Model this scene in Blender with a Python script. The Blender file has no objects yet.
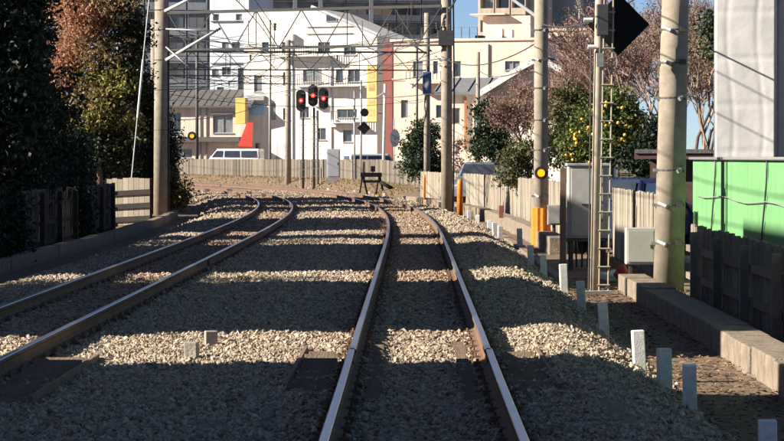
import bpy, bmesh, math, random
import numpy as np
from mathutils import Vector, Matrix
R = math.radians
rnd = random.Random(11)
sc = bpy.context.scene
col = sc.collection

# ------------------------------------------------------------------ camera, sky, sun, exposure
F = 2500.0                      # focal length in photo pixels (784 wide)
EYE = Vector((0, 0, 1.585))
PITCH = math.atan(62.5 / F)
cam_d = bpy.data.cameras.new('camera'); cam = bpy.data.objects.new('camera', cam_d); col.objects.link(cam)
cam_d.sensor_width = 36; cam_d.lens = 36 * F / 784; cam_d.clip_start = 0.1; cam_d.clip_end = 4000
cam.location = EYE; cam.rotation_euler = (R(90) - PITCH, 0, 0)
sc.camera = cam
SUN_AZ, SUN_EL = R(78), R(27)   # sun stands to the left and a little behind the camera
sun_dir = Vector((math.sin(SUN_AZ) * math.cos(SUN_EL), math.cos(SUN_AZ) * math.cos(SUN_EL), -math.sin(SUN_EL)))
w = bpy.data.worlds.new('World'); sc.world = w; w.use_nodes = True
nt = w.node_tree; bg = nt.nodes['Background']
sky = nt.nodes.new('ShaderNodeTexSky'); sky.sky_type = 'NISHITA'; sky.sun_disc = False
sky.sun_elevation = SUN_EL; sky.sun_rotation = math.atan2(-sun_dir.x, -sun_dir.y)
sky.air_density = 0.42; sky.dust_density = 0.15; sky.ozone_density = 1.6
nt.links.new(sky.outputs[0], bg.inputs[0]); bg.inputs[1].default_value = 0.05
sl = bpy.data.lights.new('sun', 'SUN'); so = bpy.data.objects.new('sun', sl); col.objects.link(so)
sl.energy = 5.0; sl.angle = R(0.5); sl.color = (1.0, 0.91, 0.77)
so.rotation_euler = sun_dir.to_track_quat('-Z', 'Y').to_euler(); so.location = (-40, -10, 40)
sc.view_settings.view_transform = 'Standard'; sc.view_settings.look = 'None'
sc.view_settings.gamma = 1.0; sc.view_settings.use_curve_mapping = False
sc.view_settings.exposure = 1.4

# ------------------------------------------------------------------ pixel (photo) to world
_f = Vector((0, math.cos(PITCH), -math.sin(PITCH))); _u = Vector((0, math.sin(PITCH), math.cos(PITCH)))
def ray(px, py): return Vector((1, 0, 0)) * ((px - 392) / F) + _u * (-(py - 220.5) / F) + _f
def at(px, py, d):
    v = ray(px, py); return EYE + v * (d / v.y)
def gnd(px, py, z):
    v = ray(px, py); return EYE + v * ((z - EYE.z) / v.z)

# ------------------------------------------------------------------ the line of the right-hand track
DS = 0.5
_S = np.arange(-30, 360, DS); _X = np.zeros_like(_S); _Y = np.zeros_like(_S); _H = np.zeros_like(_S)
def _curv(s): return 0 if s < 40 else min((s - 40) / 54.0, 1) / 330.0
i14 = int((14 + 30) / DS); _X[i14] = .18; _Y[i14] = 14; _H[i14] = .0081
for i in range(i14, len(_S) - 1):
    _H[i + 1] = _H[i] - _curv(_S[i]) * DS
    _X[i + 1] = _X[i] + math.sin(_H[i]) * DS; _Y[i + 1] = _Y[i] + math.cos(_H[i]) * DS
for i in range(i14, 0, -1):
    _H[i - 1] = _H[i]; _X[i - 1] = _X[i] - math.sin(_H[i]) * DS; _Y[i - 1] = _Y[i] - math.cos(_H[i]) * DS
def heading(s): return float(np.interp(s, _S, _H))
def P(s, u, z=0):
    h = heading(s)
    return Vector((float(np.interp(s, _S, _X)) + math.cos(h) * u, float(np.interp(s, _S, _Y)) - math.sin(h) * u, z))
LU = -3.9                       # lateral offset of the left track

# ------------------------------------------------------------------ materials
MATS = {}
def mat(name, c1, c2=None, scale=6, rough=.85, bump=0, metal=0, island=None, detail=6, bscale=None, trans=0, coat=0, spec=.5, ramp=(.35, .68)):
    if name in MATS: return MATS[name]
    m = bpy.data.materials.new(name); m.use_nodes = True; n = m.node_tree.nodes; l = m.node_tree.links
    b = n['Principled BSDF']; b.inputs['Roughness'].default_value = rough; b.inputs['Metallic'].default_value = metal
    b.inputs['Specular IOR Level'].default_value = spec
    if coat: b.inputs['Coat Weight'].default_value = coat
    c2 = c2 or tuple(x * .7 for x in c1)
    tc = n.new('ShaderNodeTexCoord')
    nz = n.new('ShaderNodeTexNoise'); nz.inputs['Scale'].default_value = scale; nz.inputs['Detail'].default_value = detail; nz.inputs['Roughness'].default_value = .65
    l.new(tc.outputs['Object'], nz.inputs['Vector'])
    r = n.new('ShaderNodeValToRGB'); r.color_ramp.elements[0].position = ramp[0]; r.color_ramp.elements[1].position = ramp[1]
    r.color_ramp.elements[0].color = (*c2, 1); r.color_ramp.elements[1].color = (*c1, 1)
    l.new(nz.outputs['Fac'], r.inputs['Fac'])
    out = r.outputs['Color']
    if island:
        g = n.new('ShaderNodeNewGeometry'); r2 = n.new('ShaderNodeValToRGB'); cr = r2.color_ramp
        while len(cr.elements) < len(island): cr.elements.new(.5)
        for i, c in enumerate(island):
            cr.elements[i].position = i / (len(island) - 1); cr.elements[i].color = (*c, 1)
        oi = n.new('ShaderNodeObjectInfo'); ma = n.new('ShaderNodeMath'); ma.operation = 'MULTIPLY_ADD'; ma.inputs[1].default_value = 7.31; fr = n.new('ShaderNodeMath'); fr.operation = 'FRACT'
        l.new(oi.outputs['Random'], ma.inputs[0]); l.new(g.outputs['Random Per Island'], ma.inputs[2]); l.new(ma.outputs[0], fr.inputs[0]); l.new(fr.outputs[0], r2.inputs['Fac'])
        mx = n.new('ShaderNodeMix'); mx.data_type = 'RGBA'; mx.inputs['Factor'].default_value = .8
        l.new(out, mx.inputs[6]); l.new(r2.outputs['Color'], mx.inputs[7]); out = mx.outputs[2]
    l.new(out, b.inputs['Base Color'])
    if bump:
        nb = n.new('ShaderNodeTexNoise'); nb.inputs['Scale'].default_value = bscale or scale * 4; nb.inputs['Detail'].default_value = 5
        l.new(tc.outputs['Object'], nb.inputs['Vector'])
        bp = n.new('ShaderNodeBump'); bp.inputs['Strength'].default_value = bump; bp.inputs['Distance'].default_value = .03
        l.new(nb.outputs['Fac'], bp.inputs['Height']); l.new(bp.outputs['Normal'], b.inputs['Normal'])
    if trans:
        t = n.new('ShaderNodeBsdfTranslucent'); l.new(out, t.inputs['Color'])
        ms = n.new('ShaderNodeMixShader'); ms.inputs[0].default_value = trans
        l.new(b.outputs[0], ms.inputs[1]); l.new(t.outputs[0], ms.inputs[2]); l.new(ms.outputs[0], n['Material Output'].inputs['Surface'])
    MATS[name] = m; return m
def glow(name, c, s):
    if name in MATS: return MATS[name]
    m = bpy.data.materials.new(name); m.use_nodes = True; n = m.node_tree.nodes; l = m.node_tree.links
    b = n['Principled BSDF']; b.inputs['Base Color'].default_value = (*c, 1); b.inputs['Emission Color'].default_value = (*c, 1)
    b.inputs['Emission Strength'].default_value = s; MATS[name] = m; return m
def facade_mat(name, c, dirt=.8, scale=.35, rough=.85):
    """wall paint with broad staining and vertical rain streaks"""
    if name in MATS: return MATS[name]
    m = mat(name, c, tuple(x * dirt for x in c), scale, rough, .12, bscale=9)
    n = m.node_tree.nodes; l = m.node_tree.links
    b = n['Principled BSDF']; src = b.inputs['Base Color'].links[0].from_socket
    tc = n.new('ShaderNodeTexCoord'); mp = n.new('ShaderNodeMapping'); mp.inputs['Scale'].default_value = (2.2, 2.2, .12)
    nz = n.new('ShaderNodeTexNoise'); nz.inputs['Scale'].default_value = 1.6; nz.inputs['Detail'].default_value = 5
    l.new(tc.outputs['Object'], mp.inputs['Vector']); l.new(mp.outputs[0], nz.inputs['Vector'])
    rr = n.new('ShaderNodeValToRGB'); rr.color_ramp.elements[0].position = .38; rr.color_ramp.elements[1].position = .56
    k = 1 - (1 - dirt) * .8
    rr.color_ramp.elements[0].color = (k, k * .98, k * .95, 1); rr.color_ramp.elements[1].color = (1, 1, 1, 1)
    l.new(nz.outputs['Fac'], rr.inputs['Fac'])
    mx = n.new('ShaderNodeMix'); mx.data_type = 'RGBA'; mx.blend_type = 'MULTIPLY'; mx.inputs['Factor'].default_value = 1
    l.new(src, mx.inputs[6]); l.new(rr.outputs['Color'], mx.inputs[7]); l.new(mx.outputs[2], b.inputs['Base Color'])
    return m
def _mesh_uv_free_panel(): pass

M_BALL = mat('ballast_gravel', (.28, .22, .16), (.11, .09, .07), 22, .95, .9, bscale=26)
M_STONE = mat('ballast_stone', (.40, .33, .255), (.23, .19, .15), 14, .9, .3, island=[(.12, .09, .07), (.31, .24, .17), (.43, .34, .245), (.50, .41, .305), (.21, .17, .135), (.57, .49, .385), (.36, .29, .225), (.26, .185, .125)])
M_STONER = mat('rusty_ballast_stone', (.34, .24, .165), (.20, .14, .10), 14, .9, .3, island=[(.13, .085, .06), (.30, .20, .135), (.36, .255, .175), (.42, .32, .23), (.22, .15, .11), (.46, .37, .28), (.33, .23, .16)])
M_STONEW = mat('warm_ballast_stone', (.36, .28, .205), (.21, .16, .12), 14, .9, .3, island=[(.11, .085, .065), (.28, .215, .155), (.38, .295, .215), (.44, .355, .27), (.20, .16, .125), (.50, .42, .33), (.33, .26, .195)])
M_SOIL = mat('soil', (.21, .14, .09), (.10, .07, .045), 5, .95, .7, bscale=30)
M_RUST = mat('rail_rust', (.19, .10, .06), (.10, .06, .04), 9, .8, .3, bscale=60)
M_STEEL = mat('rail_head_steel', (.62, .61, .60), (.5, .49, .48), 20, .28, 0, 1)
M_SLEEP = mat('sleeper_wood', (.16, .115, .085), (.07, .05, .04), 8, .9, .5)
M_TAR = mat('tarred_board', (.24, .165, .115), (.13, .09, .065), 10, .85, .4)
M_CONC = mat('concrete', (.40, .36, .30), (.25, .22, .185), 5, .9, .35, bscale=35)
M_KERB = mat('kerb_concrete', (.27, .215, .16), (.14, .115, .09), 6, .92, .5, bscale=40)
M_POLE = mat('pole_concrete', (.33, .285, .225), (.21, .18, .145), 4, .88, .05, bscale=30)
M_WHITE = mat('white_paint', (.80, .79, .76), (.52, .52, .50), 14, .75, .15)
M_FENCE = mat('weathered_plank', (.33, .285, .225), (.16, .135, .105), 7, .9, .35, bscale=25, island=[(.17, .145, .115), (.28, .24, .19), (.37, .32, .255), (.23, .20, .165), (.32, .265, .2)])
M_FENCE2 = mat('darker_plank', (.20, .17, .135), (.09, .075, .06), 7, .9, .35, bscale=25, island=[(.10, .085, .07), (.17, .145, .115), (.23, .195, .155), (.14, .12, .1)])  # darker plank colours: deepen the near fence's shade, tone the far fence down
M_GANTRY = mat('gantry_steel', (.045, .045, .048), (.03, .03, .032), 9, .6, 0, .2)
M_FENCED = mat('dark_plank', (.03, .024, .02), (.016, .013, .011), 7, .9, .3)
M_BLACK = mat('black_paint', (.008, .008, .010), (.005, .005, .006), 8, .7, spec=.2)
M_DSTEEL = mat('dark_steel', (.10, .10, .105), (.06, .06, .065), 9, .6, 0, .4)
M_GSTEEL = mat('galvanised_steel', (.42, .42, .41), (.3, .3, .3), 12, .5, 0, .5)
M_CABINET = mat('cabinet_grey', (.42, .41, .385), (.34, .33, .31), 4, .6)
M_ORANGE = mat('orange_plastic', (.78, .22, .012), (.6, .16, .01), 9, .5)
M_GREEN = mat('green_sheet', (.15, .335, .15), (.12, .285, .12), 2.5, .55, .12, bscale=5)
M_SHEET = mat('white_tarpaulin', (.56, .545, .53), (.48, .47, .455), 1.5, .7, .35, bscale=3.5)
M_WIRE = mat('wire', (.05, .05, .05), (.035, .035, .035), 5, .6)
M_WIREL = mat('pale_wire', (.5, .5, .5), (.35, .35, .35), 5, .5)
M_GLASS = mat('window_glass', (.045, .055, .07), (.025, .03, .04), 2, .08, 0, 0, spec=.9)
M_GLASSB = mat('curtained_glass', (.26, .27, .28), (.12, .13, .145), 1.2, .15, spec=.8)
M_FRAME = mat('window_frame', (.32, .32, .33), (.22, .22, .23), 9, .5)
M_ROOF = mat('dark_roof_tile', (.13, .12, .12), (.07, .065, .065), 9, .8, .5)
M_BARK = mat('bark', (.15, .11, .085), (.07, .05, .04), 9, .95, .6)
M_DRYGRASS = mat('dry_grass', (.30, .21, .095), (.20, .14, .06), 1.5, .95, .9, bscale=14)
M_BLADE = mat('grass_blade', (.3, .24, .12), (.2, .17, .08), 3, .9, island=[(.32, .20, .09), (.24, .16, .07), (.16, .14, .05), (.36, .25, .13)], trans=.3)
M_RED = glow('red_lamp', (1.0, .02, .015), 1.6)
M_REDC = glow('red_lamp_core', (1.0, .12, .06), 5)
M_AMBER = glow('amber_lamp', (1.0, .16, .0), 1.5)
M_DARKBODY = mat('signal_black', (.02, .02, .022), (.012, .012, .013), 8, .6)

# ------------------------------------------------------------------ mesh builder
class MB:
    def __init__(self): self.v = []; self.f = []; self.m = []
    def add(self, vs, fs, mi=0):
        o = len(self.v); self.v += [tuple(x) for x in vs]; self.f += [tuple(i + o for i in f) for f in fs]; self.m += [mi] * len(fs)
    def box(self, c, s, rz=0, mi=0, M=None):
        hx, hy, hz = s[0] / 2, s[1] / 2, s[2] / 2
        vs = [Vector((x, y, z)) for x in (-hx, hx) for y in (-hy, hy) for z in (-hz, hz)]
        if M is not None: vs = [M @ v for v in vs]
        if rz:
            r = Matrix.Rotation(rz, 3, 'Z'); vs = [r @ v for v in vs]
        c = Vector(c); vs = [v + c for v in vs]
        self.add(vs, [(0, 1, 3, 2), (4, 6, 7, 5), (0, 4, 5, 1), (2, 3, 7, 6), (0, 2, 6, 4), (1, 5, 7, 3)], mi); return self
    def bar(self, a, b, w, h=None, mi=0):
        a = Vector(a); b = Vector(b); h = h or w; d = (b - a); L = d.length; d.normalize()
        up = Vector((0, 0, 1)) if abs(d.z) < .95 else Vector((0, 1, 0))
        x = d.cross(up).normalized(); z = x.cross(d).normalized()
        vs = []
        for p in (a, b):
            for sx, sz in ((-1, -1), (1, -1), (1, 1), (-1, 1)): vs.append(p + x * (sx * w / 2) + z * (sz * h / 2))
        self.add(vs, [(0, 1, 2, 3), (7, 6, 5, 4), (0, 4, 5, 1), (1, 5, 6, 2), (2, 6, 7, 3), (3, 7, 4, 0)], mi); return self
    def tube(self, pts, rad, n=8, mi=0, cap=True):
        pts = [Vector(p) for p in pts]; k = len(pts)
        if not hasattr(rad, '__len__'): rad = [rad] * k
        ref = None; vs = []
        for i, p in enumerate(pts):
            d = (pts[min(i + 1, k - 1)] - pts[max(i - 1, 0)]).normalized()
            if ref is None or abs(d.dot(ref)) > .95:
                ref = Vector((0, 0, 1)) if abs(d.z) < .9 else Vector((1, 0, 0))
            x = d.cross(ref).normalized(); y = d.cross(x).normalized()
            for j in range(n):
                a = 2 * math.pi * j / n; vs.append(p + (x * math.cos(a) + y * math.sin(a)) * rad[i])
        fs = [(i * n + j, i * n + (j + 1) % n, (i + 1) * n + (j + 1) % n, (i + 1) * n + j) for i in range(k - 1) for j in range(n)]
        if cap: fs += [tuple(range(n))[::-1], tuple(range((k - 1) * n, k * n))]
        self.add(vs, fs, mi); return self
    def disc(self, c, nrm, r, t, n=18, mi=0):
        nrm = Vector(nrm).normalized(); c = Vector(c)
        return self.tube([c - nrm * t / 2, c + nrm * t / 2], r, n, mi)
    def prism(self, poly, a, b, mi=0):
        """poly: list of vectors (planar ring), extruded from offset a to offset b"""
        n = len(poly); vs = [Vector(p) + Vector(a) for p in poly] + [Vector(p) + Vector(b) for p in poly]
        fs = [tuple(range(n))[::-1], tuple(range(n, 2 * n))] + [(i, (i + 1) % n, n + (i + 1) % n, n + i) for i in range(n)]
        self.add(vs, fs, mi); return self
    def mesh(self, name, mats, smooth=False):
        me = bpy.data.meshes.new(name); me.from_pydata(self.v, [], self.f); me.update()
        for m in (mats if isinstance(mats, (list, tuple)) else [mats]): me.materials.append(m)
        if any(self.m): me.polygons.foreach_set('material_index', self.m)
        bm = bmesh.new(); bm.from_mesh(me); bmesh.ops.recalc_face_normals(bm, faces=bm.faces); bm.to_mesh(me); bm.free()
        if smooth: me.polygons.foreach_set('use_smooth', [True] * len(me.polygons))
        return me
    def build(self, name, mats, parent=None, smooth=False, bevel=0):
        o = bpy.data.objects.new(name, self.mesh(name, mats, smooth)); col.objects.link(o)
        if parent: o.parent = parent
        if bevel:
            b = o.modifiers.new('bevel', 'BEVEL'); b.width = bevel; b.segments = 2; b.limit_method = 'ANGLE'
        return o
def put(name, me, parent=None, loc=(0, 0, 0), rz=0, rot=None, scale=None):
    o = bpy.data.objects.new(name, me); col.objects.link(o); o.location = loc; o.rotation_euler = rot or (0, 0, rz)
    if scale: o.scale = scale
    if parent: o.parent = parent
    return o
def tag(o, label=None, cat=None, group=None, kind=None):
    if label: o['label'] = label
    if cat: o['category'] = cat
    if group: o['group'] = group
    if kind: o['kind'] = kind
    return o
def thing(name, label, cat, loc=(0, 0, 0), rz=0, group=None):
    o = bpy.data.objects.new(name, None); col.objects.link(o); o.location = loc; o.rotation_euler = (0, 0, rz); o.empty_display_size = .2
    return tag(o, label, cat, group)
ORD = ['first', 'second', 'third', 'fourth', 'fifth', 'sixth', 'seventh', 'eighth', 'ninth', 'tenth', 'eleventh', 'twelfth', 'thirteenth', 'fourteenth', 'fifteenth',
       'sixteenth', 'seventeenth', 'eighteenth', 'nineteenth', 'twentieth', 'twenty-first', 'twenty-second', 'twenty-third', 'twenty-fourth', 'twenty-fifth', 'twenty-sixth', 'twenty-seventh', 'twenty-eighth', 'twenty-ninth', 'thirtieth']

# ------------------------------------------------------------------ ground and ballast
def nz(x, y): return math.sin(x * 1.7 + y * .9) * .5 + math.sin(x * .6 - y * 2.3 + 1.3) * .3 + math.sin(x * 3.9 + y * 3.1) * .2
def bank(s, u):          # grassy rise on the outside of the far curve
    t = max(0, min(1, (s - 100) / 35)); k = max(0, min(1, (u - 2.2) / 2.2)); return .75 * t * k * k * (3 - 2 * k)
def strip(name, prof, s0, s1, ds, m, rough=.02, skirt=None):
    us = [p[0] for p in prof]; ss = np.arange(s0, s1 + .01, ds)
    mb = MB(); vs = []
    for s in ss:
        for u, z in prof:
            vs.append(P(s, u, z + (rough * nz(s * 1.3, u * 2.1) if rough else 0) + (bank(s, u) if name == 'ground' else 0)))
    n = len(prof); fs = [(i * n + j, i * n + j + 1, (i + 1) * n + j + 1, (i + 1) * n + j) for i in range(len(ss) - 1) for j in range(n - 1)]
    mb.add(vs, fs); return mb.build(name, m, smooth=True)
gp = [(-60, -.5), (-20, -.5), (-9, -.44), (-7.6, -.42), (-6.9, -.43), (-6, -.45), (-3, -.45), (0, -.45), (1.5, -.46), (2.2, -.455), (2.8, -.47), (3.2, -.46), (3.6, -.42), (4.2, -.40), (5, -.40), (7, -.42), (20, -.45), (60, -.5)]
ground = tag(strip('ground', gp, -28, 350, 1.5, M_SOIL, .02), kind='structure')
mb = MB(); mb.add([(-2500, -800, -.75), (2500, -800, -.75), (2500, 3500, -.75), (-2500, 3500, -.75)], [(0, 1, 2, 3)])
tag(mb.build('terrain', M_SOIL), kind='structure')

BED = [(-6.55, -.52), (-6.3, -.40), (-5.75, -.22), (-5.3, -.15), (-5.0, -.175), (-4.45, -.168), (-3.9, -.164), (-3.35, -.168), (-2.8, -.175), (-2.4, -.15), (-1.95, -.16), (-1.5, -.145),
       (-1.15, -.16), (-.55, -.168), (0, -.162), (.55, -.168), (1.0, -.15), (1.3, -.09), (1.55, -.15), (1.85, -.30), (2.1, -.41), (2.3, -.52)]
def bed_z(u): return float(np.interp(u, [p[0] for p in BED], [p[1] for p in BED]))
fine = np.unique(np.concatenate([np.linspace(-6.55, 2.3, 60), [p[0] for p in BED]]))
ballast = tag(strip('ballast_bed', [(float(u), bed_z(u)) for u in fine], 2, 230, .4, M_BALL, .02), kind='structure')

# clusters of real stones, instanced over the bed
def rock(rg, mb, c, r):
    """angular stone: convex hull of a few random points"""
    bm = bmesh.new(); sx, sy, sz = r * rg.uniform(.8, 1.45), r * rg.uniform(.7, 1.05), r * rg.uniform(.5, .9)
    q = Matrix.Rotation(rg.uniform(0, 6.28), 3, (rg.uniform(-1, 1), rg.uniform(-1, 1), rg.uniform(.2, 1)))
    for _ in range(11):
        d = Vector((rg.gauss(0, 1), rg.gauss(0, 1), rg.gauss(0, 1))).normalized() * rg.uniform(.82, 1.08)
        bm.verts.new(q @ Vector((d.x * sx, d.y * sy, d.z * sz)) + Vector(c))
    res = bmesh.ops.convex_hull(bm, input=bm.verts)
    bmesh.ops.delete(bm, geom=[v for v in bm.verts if not v.link_faces], context='VERTS'); bm.verts.index_update()
    mb.add([v.co for v in bm.verts], [tuple(v.index for v in f.verts) for f in bm.faces]); bm.free()
def clusters(name, m, seed):
    c = bpy.data.collections.new(name); rg = random.Random(seed)
    for k in range(10):
        mb = MB()
        for i in range(10):
            a = rg.uniform(0, 6.28); q = .125 * math.sqrt(rg.random()); rr = rg.choice((.017, .022, .026, .03, .036)) * rg.uniform(.85, 1.15)
            rock(rg, mb, (q * math.cos(a), q * math.sin(a), rg.uniform(-.006, .02)), rr)
        c.objects.link(bpy.data.objects.new('stone_cluster', mb.mesh('stone_cluster', m)))
    return c
RC_GREY = clusters('grey_stones', M_STONE, 3); RC_RUST = clusters('rusty_stones', M_STONER, 5); RC_WARM = clusters('warm_stones', M_STONEW, 6)
def stone_field(name, s0, s1, dens, smin, smax, seed, rc, inner, u0=-6.4, u1=2.2, rail_gap=.145):
    rails = [LU - .566, LU + .566, -.566, .566]
    us = sorted(set([u0, u1] + [r + d for r in rails for d in (-rail_gap, rail_gap)] + [float(u) for u in np.linspace(u0, u1, 36)]))
    ss = np.arange(s0, s1 + .01, .5); mb = MB(); vs = []
    for s in ss:
        for u in us: vs.append(P(s, u, bed_z(u) - .004))
    n = len(us); fs = []
    for i in range(len(ss) - 1):
        for j in range(n - 1):
            uc = (us[j] + us[j + 1]) / 2
            if any(abs(uc - r) < rail_gap - .001 for r in rails): continue
            if (min(abs(uc), abs(uc - LU)) < .82) != inner: continue
            fs.append((i * n + j, i * n + j + 1, (i + 1) * n + j + 1, (i + 1) * n + j))
    mb.add(vs, fs)
    o = mb.build(name, M_STONE)
    g = bpy.data.node_groups.new(name, 'GeometryNodeTree')
    g.interface.new_socket('Geometry', in_out='INPUT', socket_type='NodeSocketGeometry'); g.interface.new_socket('Geometry', in_out='OUTPUT', socket_type='NodeSocketGeometry')
    N = g.nodes; L = g.links; gi = N.new('NodeGroupInput'); go = N.new('NodeGroupOutput')
    dp = N.new('GeometryNodeDistributePointsOnFaces'); dp.inputs['Density'].default_value = dens; dp.inputs['Seed'].default_value = seed
    ci = N.new('GeometryNodeCollectionInfo'); ci.inputs['Collection'].default_value = rc; ci.inputs['Separate Children'].default_value = True; ci.inputs['Reset Children'].default_value = True
    ip = N.new('GeometryNodeInstanceOnPoints'); ip.inputs['Pick Instance'].default_value = True
    rv = N.new('FunctionNodeRandomValue'); rv.data_type = 'FLOAT_VECTOR'; rv.inputs[0].default_value = (-.25, -.25, 0); rv.inputs[1].default_value = (.25, .25, 6.28)
    rs = N.new('FunctionNodeRandomValue'); rs.data_type = 'FLOAT'; rs.inputs[2].default_value = smin; rs.inputs[3].default_value = smax
    L.new(gi.outputs[0], dp.inputs['Mesh']); L.new(dp.outputs['Points'], ip.inputs['Points']); L.new(ci.outputs[0], ip.inputs['Instance'])
    L.new(rv.outputs[0], ip.inputs['Rotation']); L.new(rs.outputs[1], ip.inputs['Scale']); L.new(ip.outputs[0], go.inputs[0])
    md = o.modifiers.new('stones', 'NODES'); md.node_group = g
    return o
for k, (a, b, dn, s_, e_, lab) in enumerate(((12, 30, 200, .54, .90, 'by the near rails'), (30, 62, 115, .68, 1.05, 'beyond the first sunlit strip'), (62, 130, 36, 1.1, 1.6, 'on the far curve'))):
    tag(stone_field('ballast_stones', a, b, dn, s_, e_, k, RC_GREY if k < 2 else RC_WARM, False), 'grey-beige ballast stones between and outside the tracks ' + lab, 'ballast', kind='stuff')
    tag(stone_field('ballast_stones', a, b, dn, s_, e_, k + 9, RC_RUST if k else RC_WARM, True), 'rust-stained ballast stones within the tracks ' + lab, 'ballast', kind='stuff')

# ------------------------------------------------------------------ tracks
RP = [(-.0635, -.153), (.0635, -.153), (.0635, -.142), (.018, -.125), (.0085, -.11), (.0085, -.05), (.024, -.038), (.029, -.030), (.029, -.006), (.023, 0), (-.023, 0), (-.029, -.006), (-.029, -.030), (-.024, -.038), (-.0085, -.05), (-.0085, -.11), (-.018, -.125), (-.0635, -.142)]
def rail(parent, u, ss, du=None):
    mb = MB(); n = len(RP); vs = []
    for s in ss:
        o = du(s) if du else 0
        for a, z in RP: vs.append(P(s, u + o + a, z))
    fs = []; k = len(ss)
    mi = []
    for i in range(k - 1):
        for j in range(n):
            fs.append((i * n + j, i * n + (j + 1) % n, (i + 1) * n + (j + 1) % n, (i + 1) * n + j)); mi.append(1 if j in (8, 9, 10) else 0)
    fs += [tuple(range(n)), tuple(range((k - 1) * n, k * n))]; mi += [0, 0]
    mb.v = [tuple(v) for v in vs]; mb.f = fs; mb.m = mi
    return mb.build('rail', [M_RUST, M_STEEL], parent)
slm = MB().box((0, 0, 0), (2.1, .2, .14)).mesh('sleeper', M_SLEEP)
fish = MB().box((0, 0, 0), (.03, .56, .085)).mesh('fishplate', M_RUST)
JS = 20.7
def track(u, label, joint):
    t = thing('railway_track', label, 'railway track', (0, 0, 0))
    for sg in (-1, 1):
        ru = u + sg * .566
        if joint:
            flare = lambda s, sg=sg: sg * .006 * max(0, min(1, (s - (JS - 3.2)) / 3.2)) ** 2
            rail(t, ru, [4, 8, 12, 16, 17] + list(np.arange(17.5, JS + .01, .2)) + [JS + .12], flare)
            rail(t, ru, [JS - .0] + list(np.arange(JS + .5, 232, 1.0)), lambda s, sg=sg: -sg * .005 * max(0, 1 - (s - JS) / 2.0))
        else:
            rail(t, ru, [4 + i for i in range(228)])
        put('fishplate', fish, t, P(40, ru + sg * .03, -.08), -heading(40))
    s = 9.0; fast = MB()
    while s < 150:
        h = -heading(s); z = -.153 - .07 - .006
        a = put('sleeper', slm, t, P(s, u, z), h + rnd.uniform(-.008, .008))
        if s < 75:
            for sx in (-.566, .566):
                for e in (-.085, .085):
                    q = P(s, u + sx + e, -.14); fast.box(q, (.06, .11, .03), h); fast.tube([q, q + Vector((0, 0, .04))], .014, 6)
        s += .63
    tag(fast.build('rail_fastenings', M_RUST, t), kind='stuff')
    return t
track(0, 'right-hand railway track with rusty rails running ahead and bending left', True)
track(LU, 'left-hand railway track bending away to the left behind the pole', False)

# trespass guards: rows of tarred triangular battens beside the rails near the crossing
bat = MB().prism([(0, -.045, 0), (0, .045, 0), (0, .012, .075)], (-.15, 0, 0), (.15, 0, 0)).mesh('batten', M_TAR)
def guard(u, width, s0, s1, label, skirt):
    p0 = P((s0 + s1) / 2, u, 0); hz = -heading((s0 + s1) / 2)
    t = thing('trespass_guard', label, 'trespass guard', (p0.x, p0.y, -.175), hz, 'batten guards beside the rails')
    L = s1 - s0; n = int(L / .36)
    for i in range(n):
        put('batten', bat, t, (rnd.uniform(-.012, .012), -L / 2 + .06 + i * .36, rnd.uniform(-.012, .012)), rnd.uniform(-.03, .03), scale=(width / .3 * rnd.uniform(.72, 1.06), 1, rnd.uniform(.7, 1.25)))
    for sx in (-.3, .3): MB().box((sx * width, 0, -.02), (.05, L, .05)).build('runner', M_TAR, t)
    if skirt: MB().box((skirt * (width / 2 + .03), 0, .03), (.03, L, .10)).build('edge_board', M_TAR, t)
guard(-.566 - .28, .28, 18.6, 22.4, 'dark batten trespass guard outside the left rail of the right-hand track', -1)
guard(-.566 + .21, .11, 17.8, 23.4, 'dark batten trespass guard inside the left rail of the right-hand track', 0)
guard(.566 - .21, .11, 17.8, 23.4, 'dark batten trespass guard inside the right rail of the right-hand track', 0)
guard(.566 + .29, .30, 18.6, 22.2, 'dark batten trespass guard outside the right rail of the right-hand track', 1)
guard(LU + .566 + .34, .40, 17.6, 21.4, 'dark batten trespass guard with edge board beside the left-hand track', 1)

# ------------------------------------------------------------------ right side: stakes, kerb, troughs, fences
stake = MB().prism([(-.055, -.055, 0), (.055, -.055, 0), (.055, .055, 0), (-.055, .055, 0)], (0, 0, -.12), (0, 0, .40))
stm = stake.mesh('marker_stake', M_WHITE)
spx = [(768, 470), (690, 410), (665, 389), (640, 372), (604.5, 336), (582, 308), (564, 289), (544, 276), (531, 266.5), (520, 246), (510, 241.5), (500, 238), (490.6, 234), (481, 227), (471.4, 223), (462, 217.5), (451, 212.5), (440, 209), (429.6, 205), (418, 201.8), (407, 199.8), (395, 198), (381, 195.3), (370, 193.6)]
for i, (px, py) in enumerate(spx):
    p = gnd(px, py, -.37)
    if i == 0: p = at(768, 470, 15); p.z = -.37
    if i > 9: p = P(p.y + .3, max(1.98, 2.06), -.38)
    o = put('marker_stake', stm, None, (p.x, p.y, p.z - .03), rot=(R(rnd.uniform(-3, 3)), R(rnd.uniform(-4, 4)), R(rnd.uniform(-9, 9))), scale=(1, 1, rnd.uniform(.93, 1.06)))
    lab = 'white concrete marker stake beside the ballast, %s from the camera' % ORD[i]
    tag(o, lab, 'stake', 'white stakes along the ballast')
    m2 = o.modifiers.new('bevel', 'BEVEL'); m2.width = .008; m2.segments = 2

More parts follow.
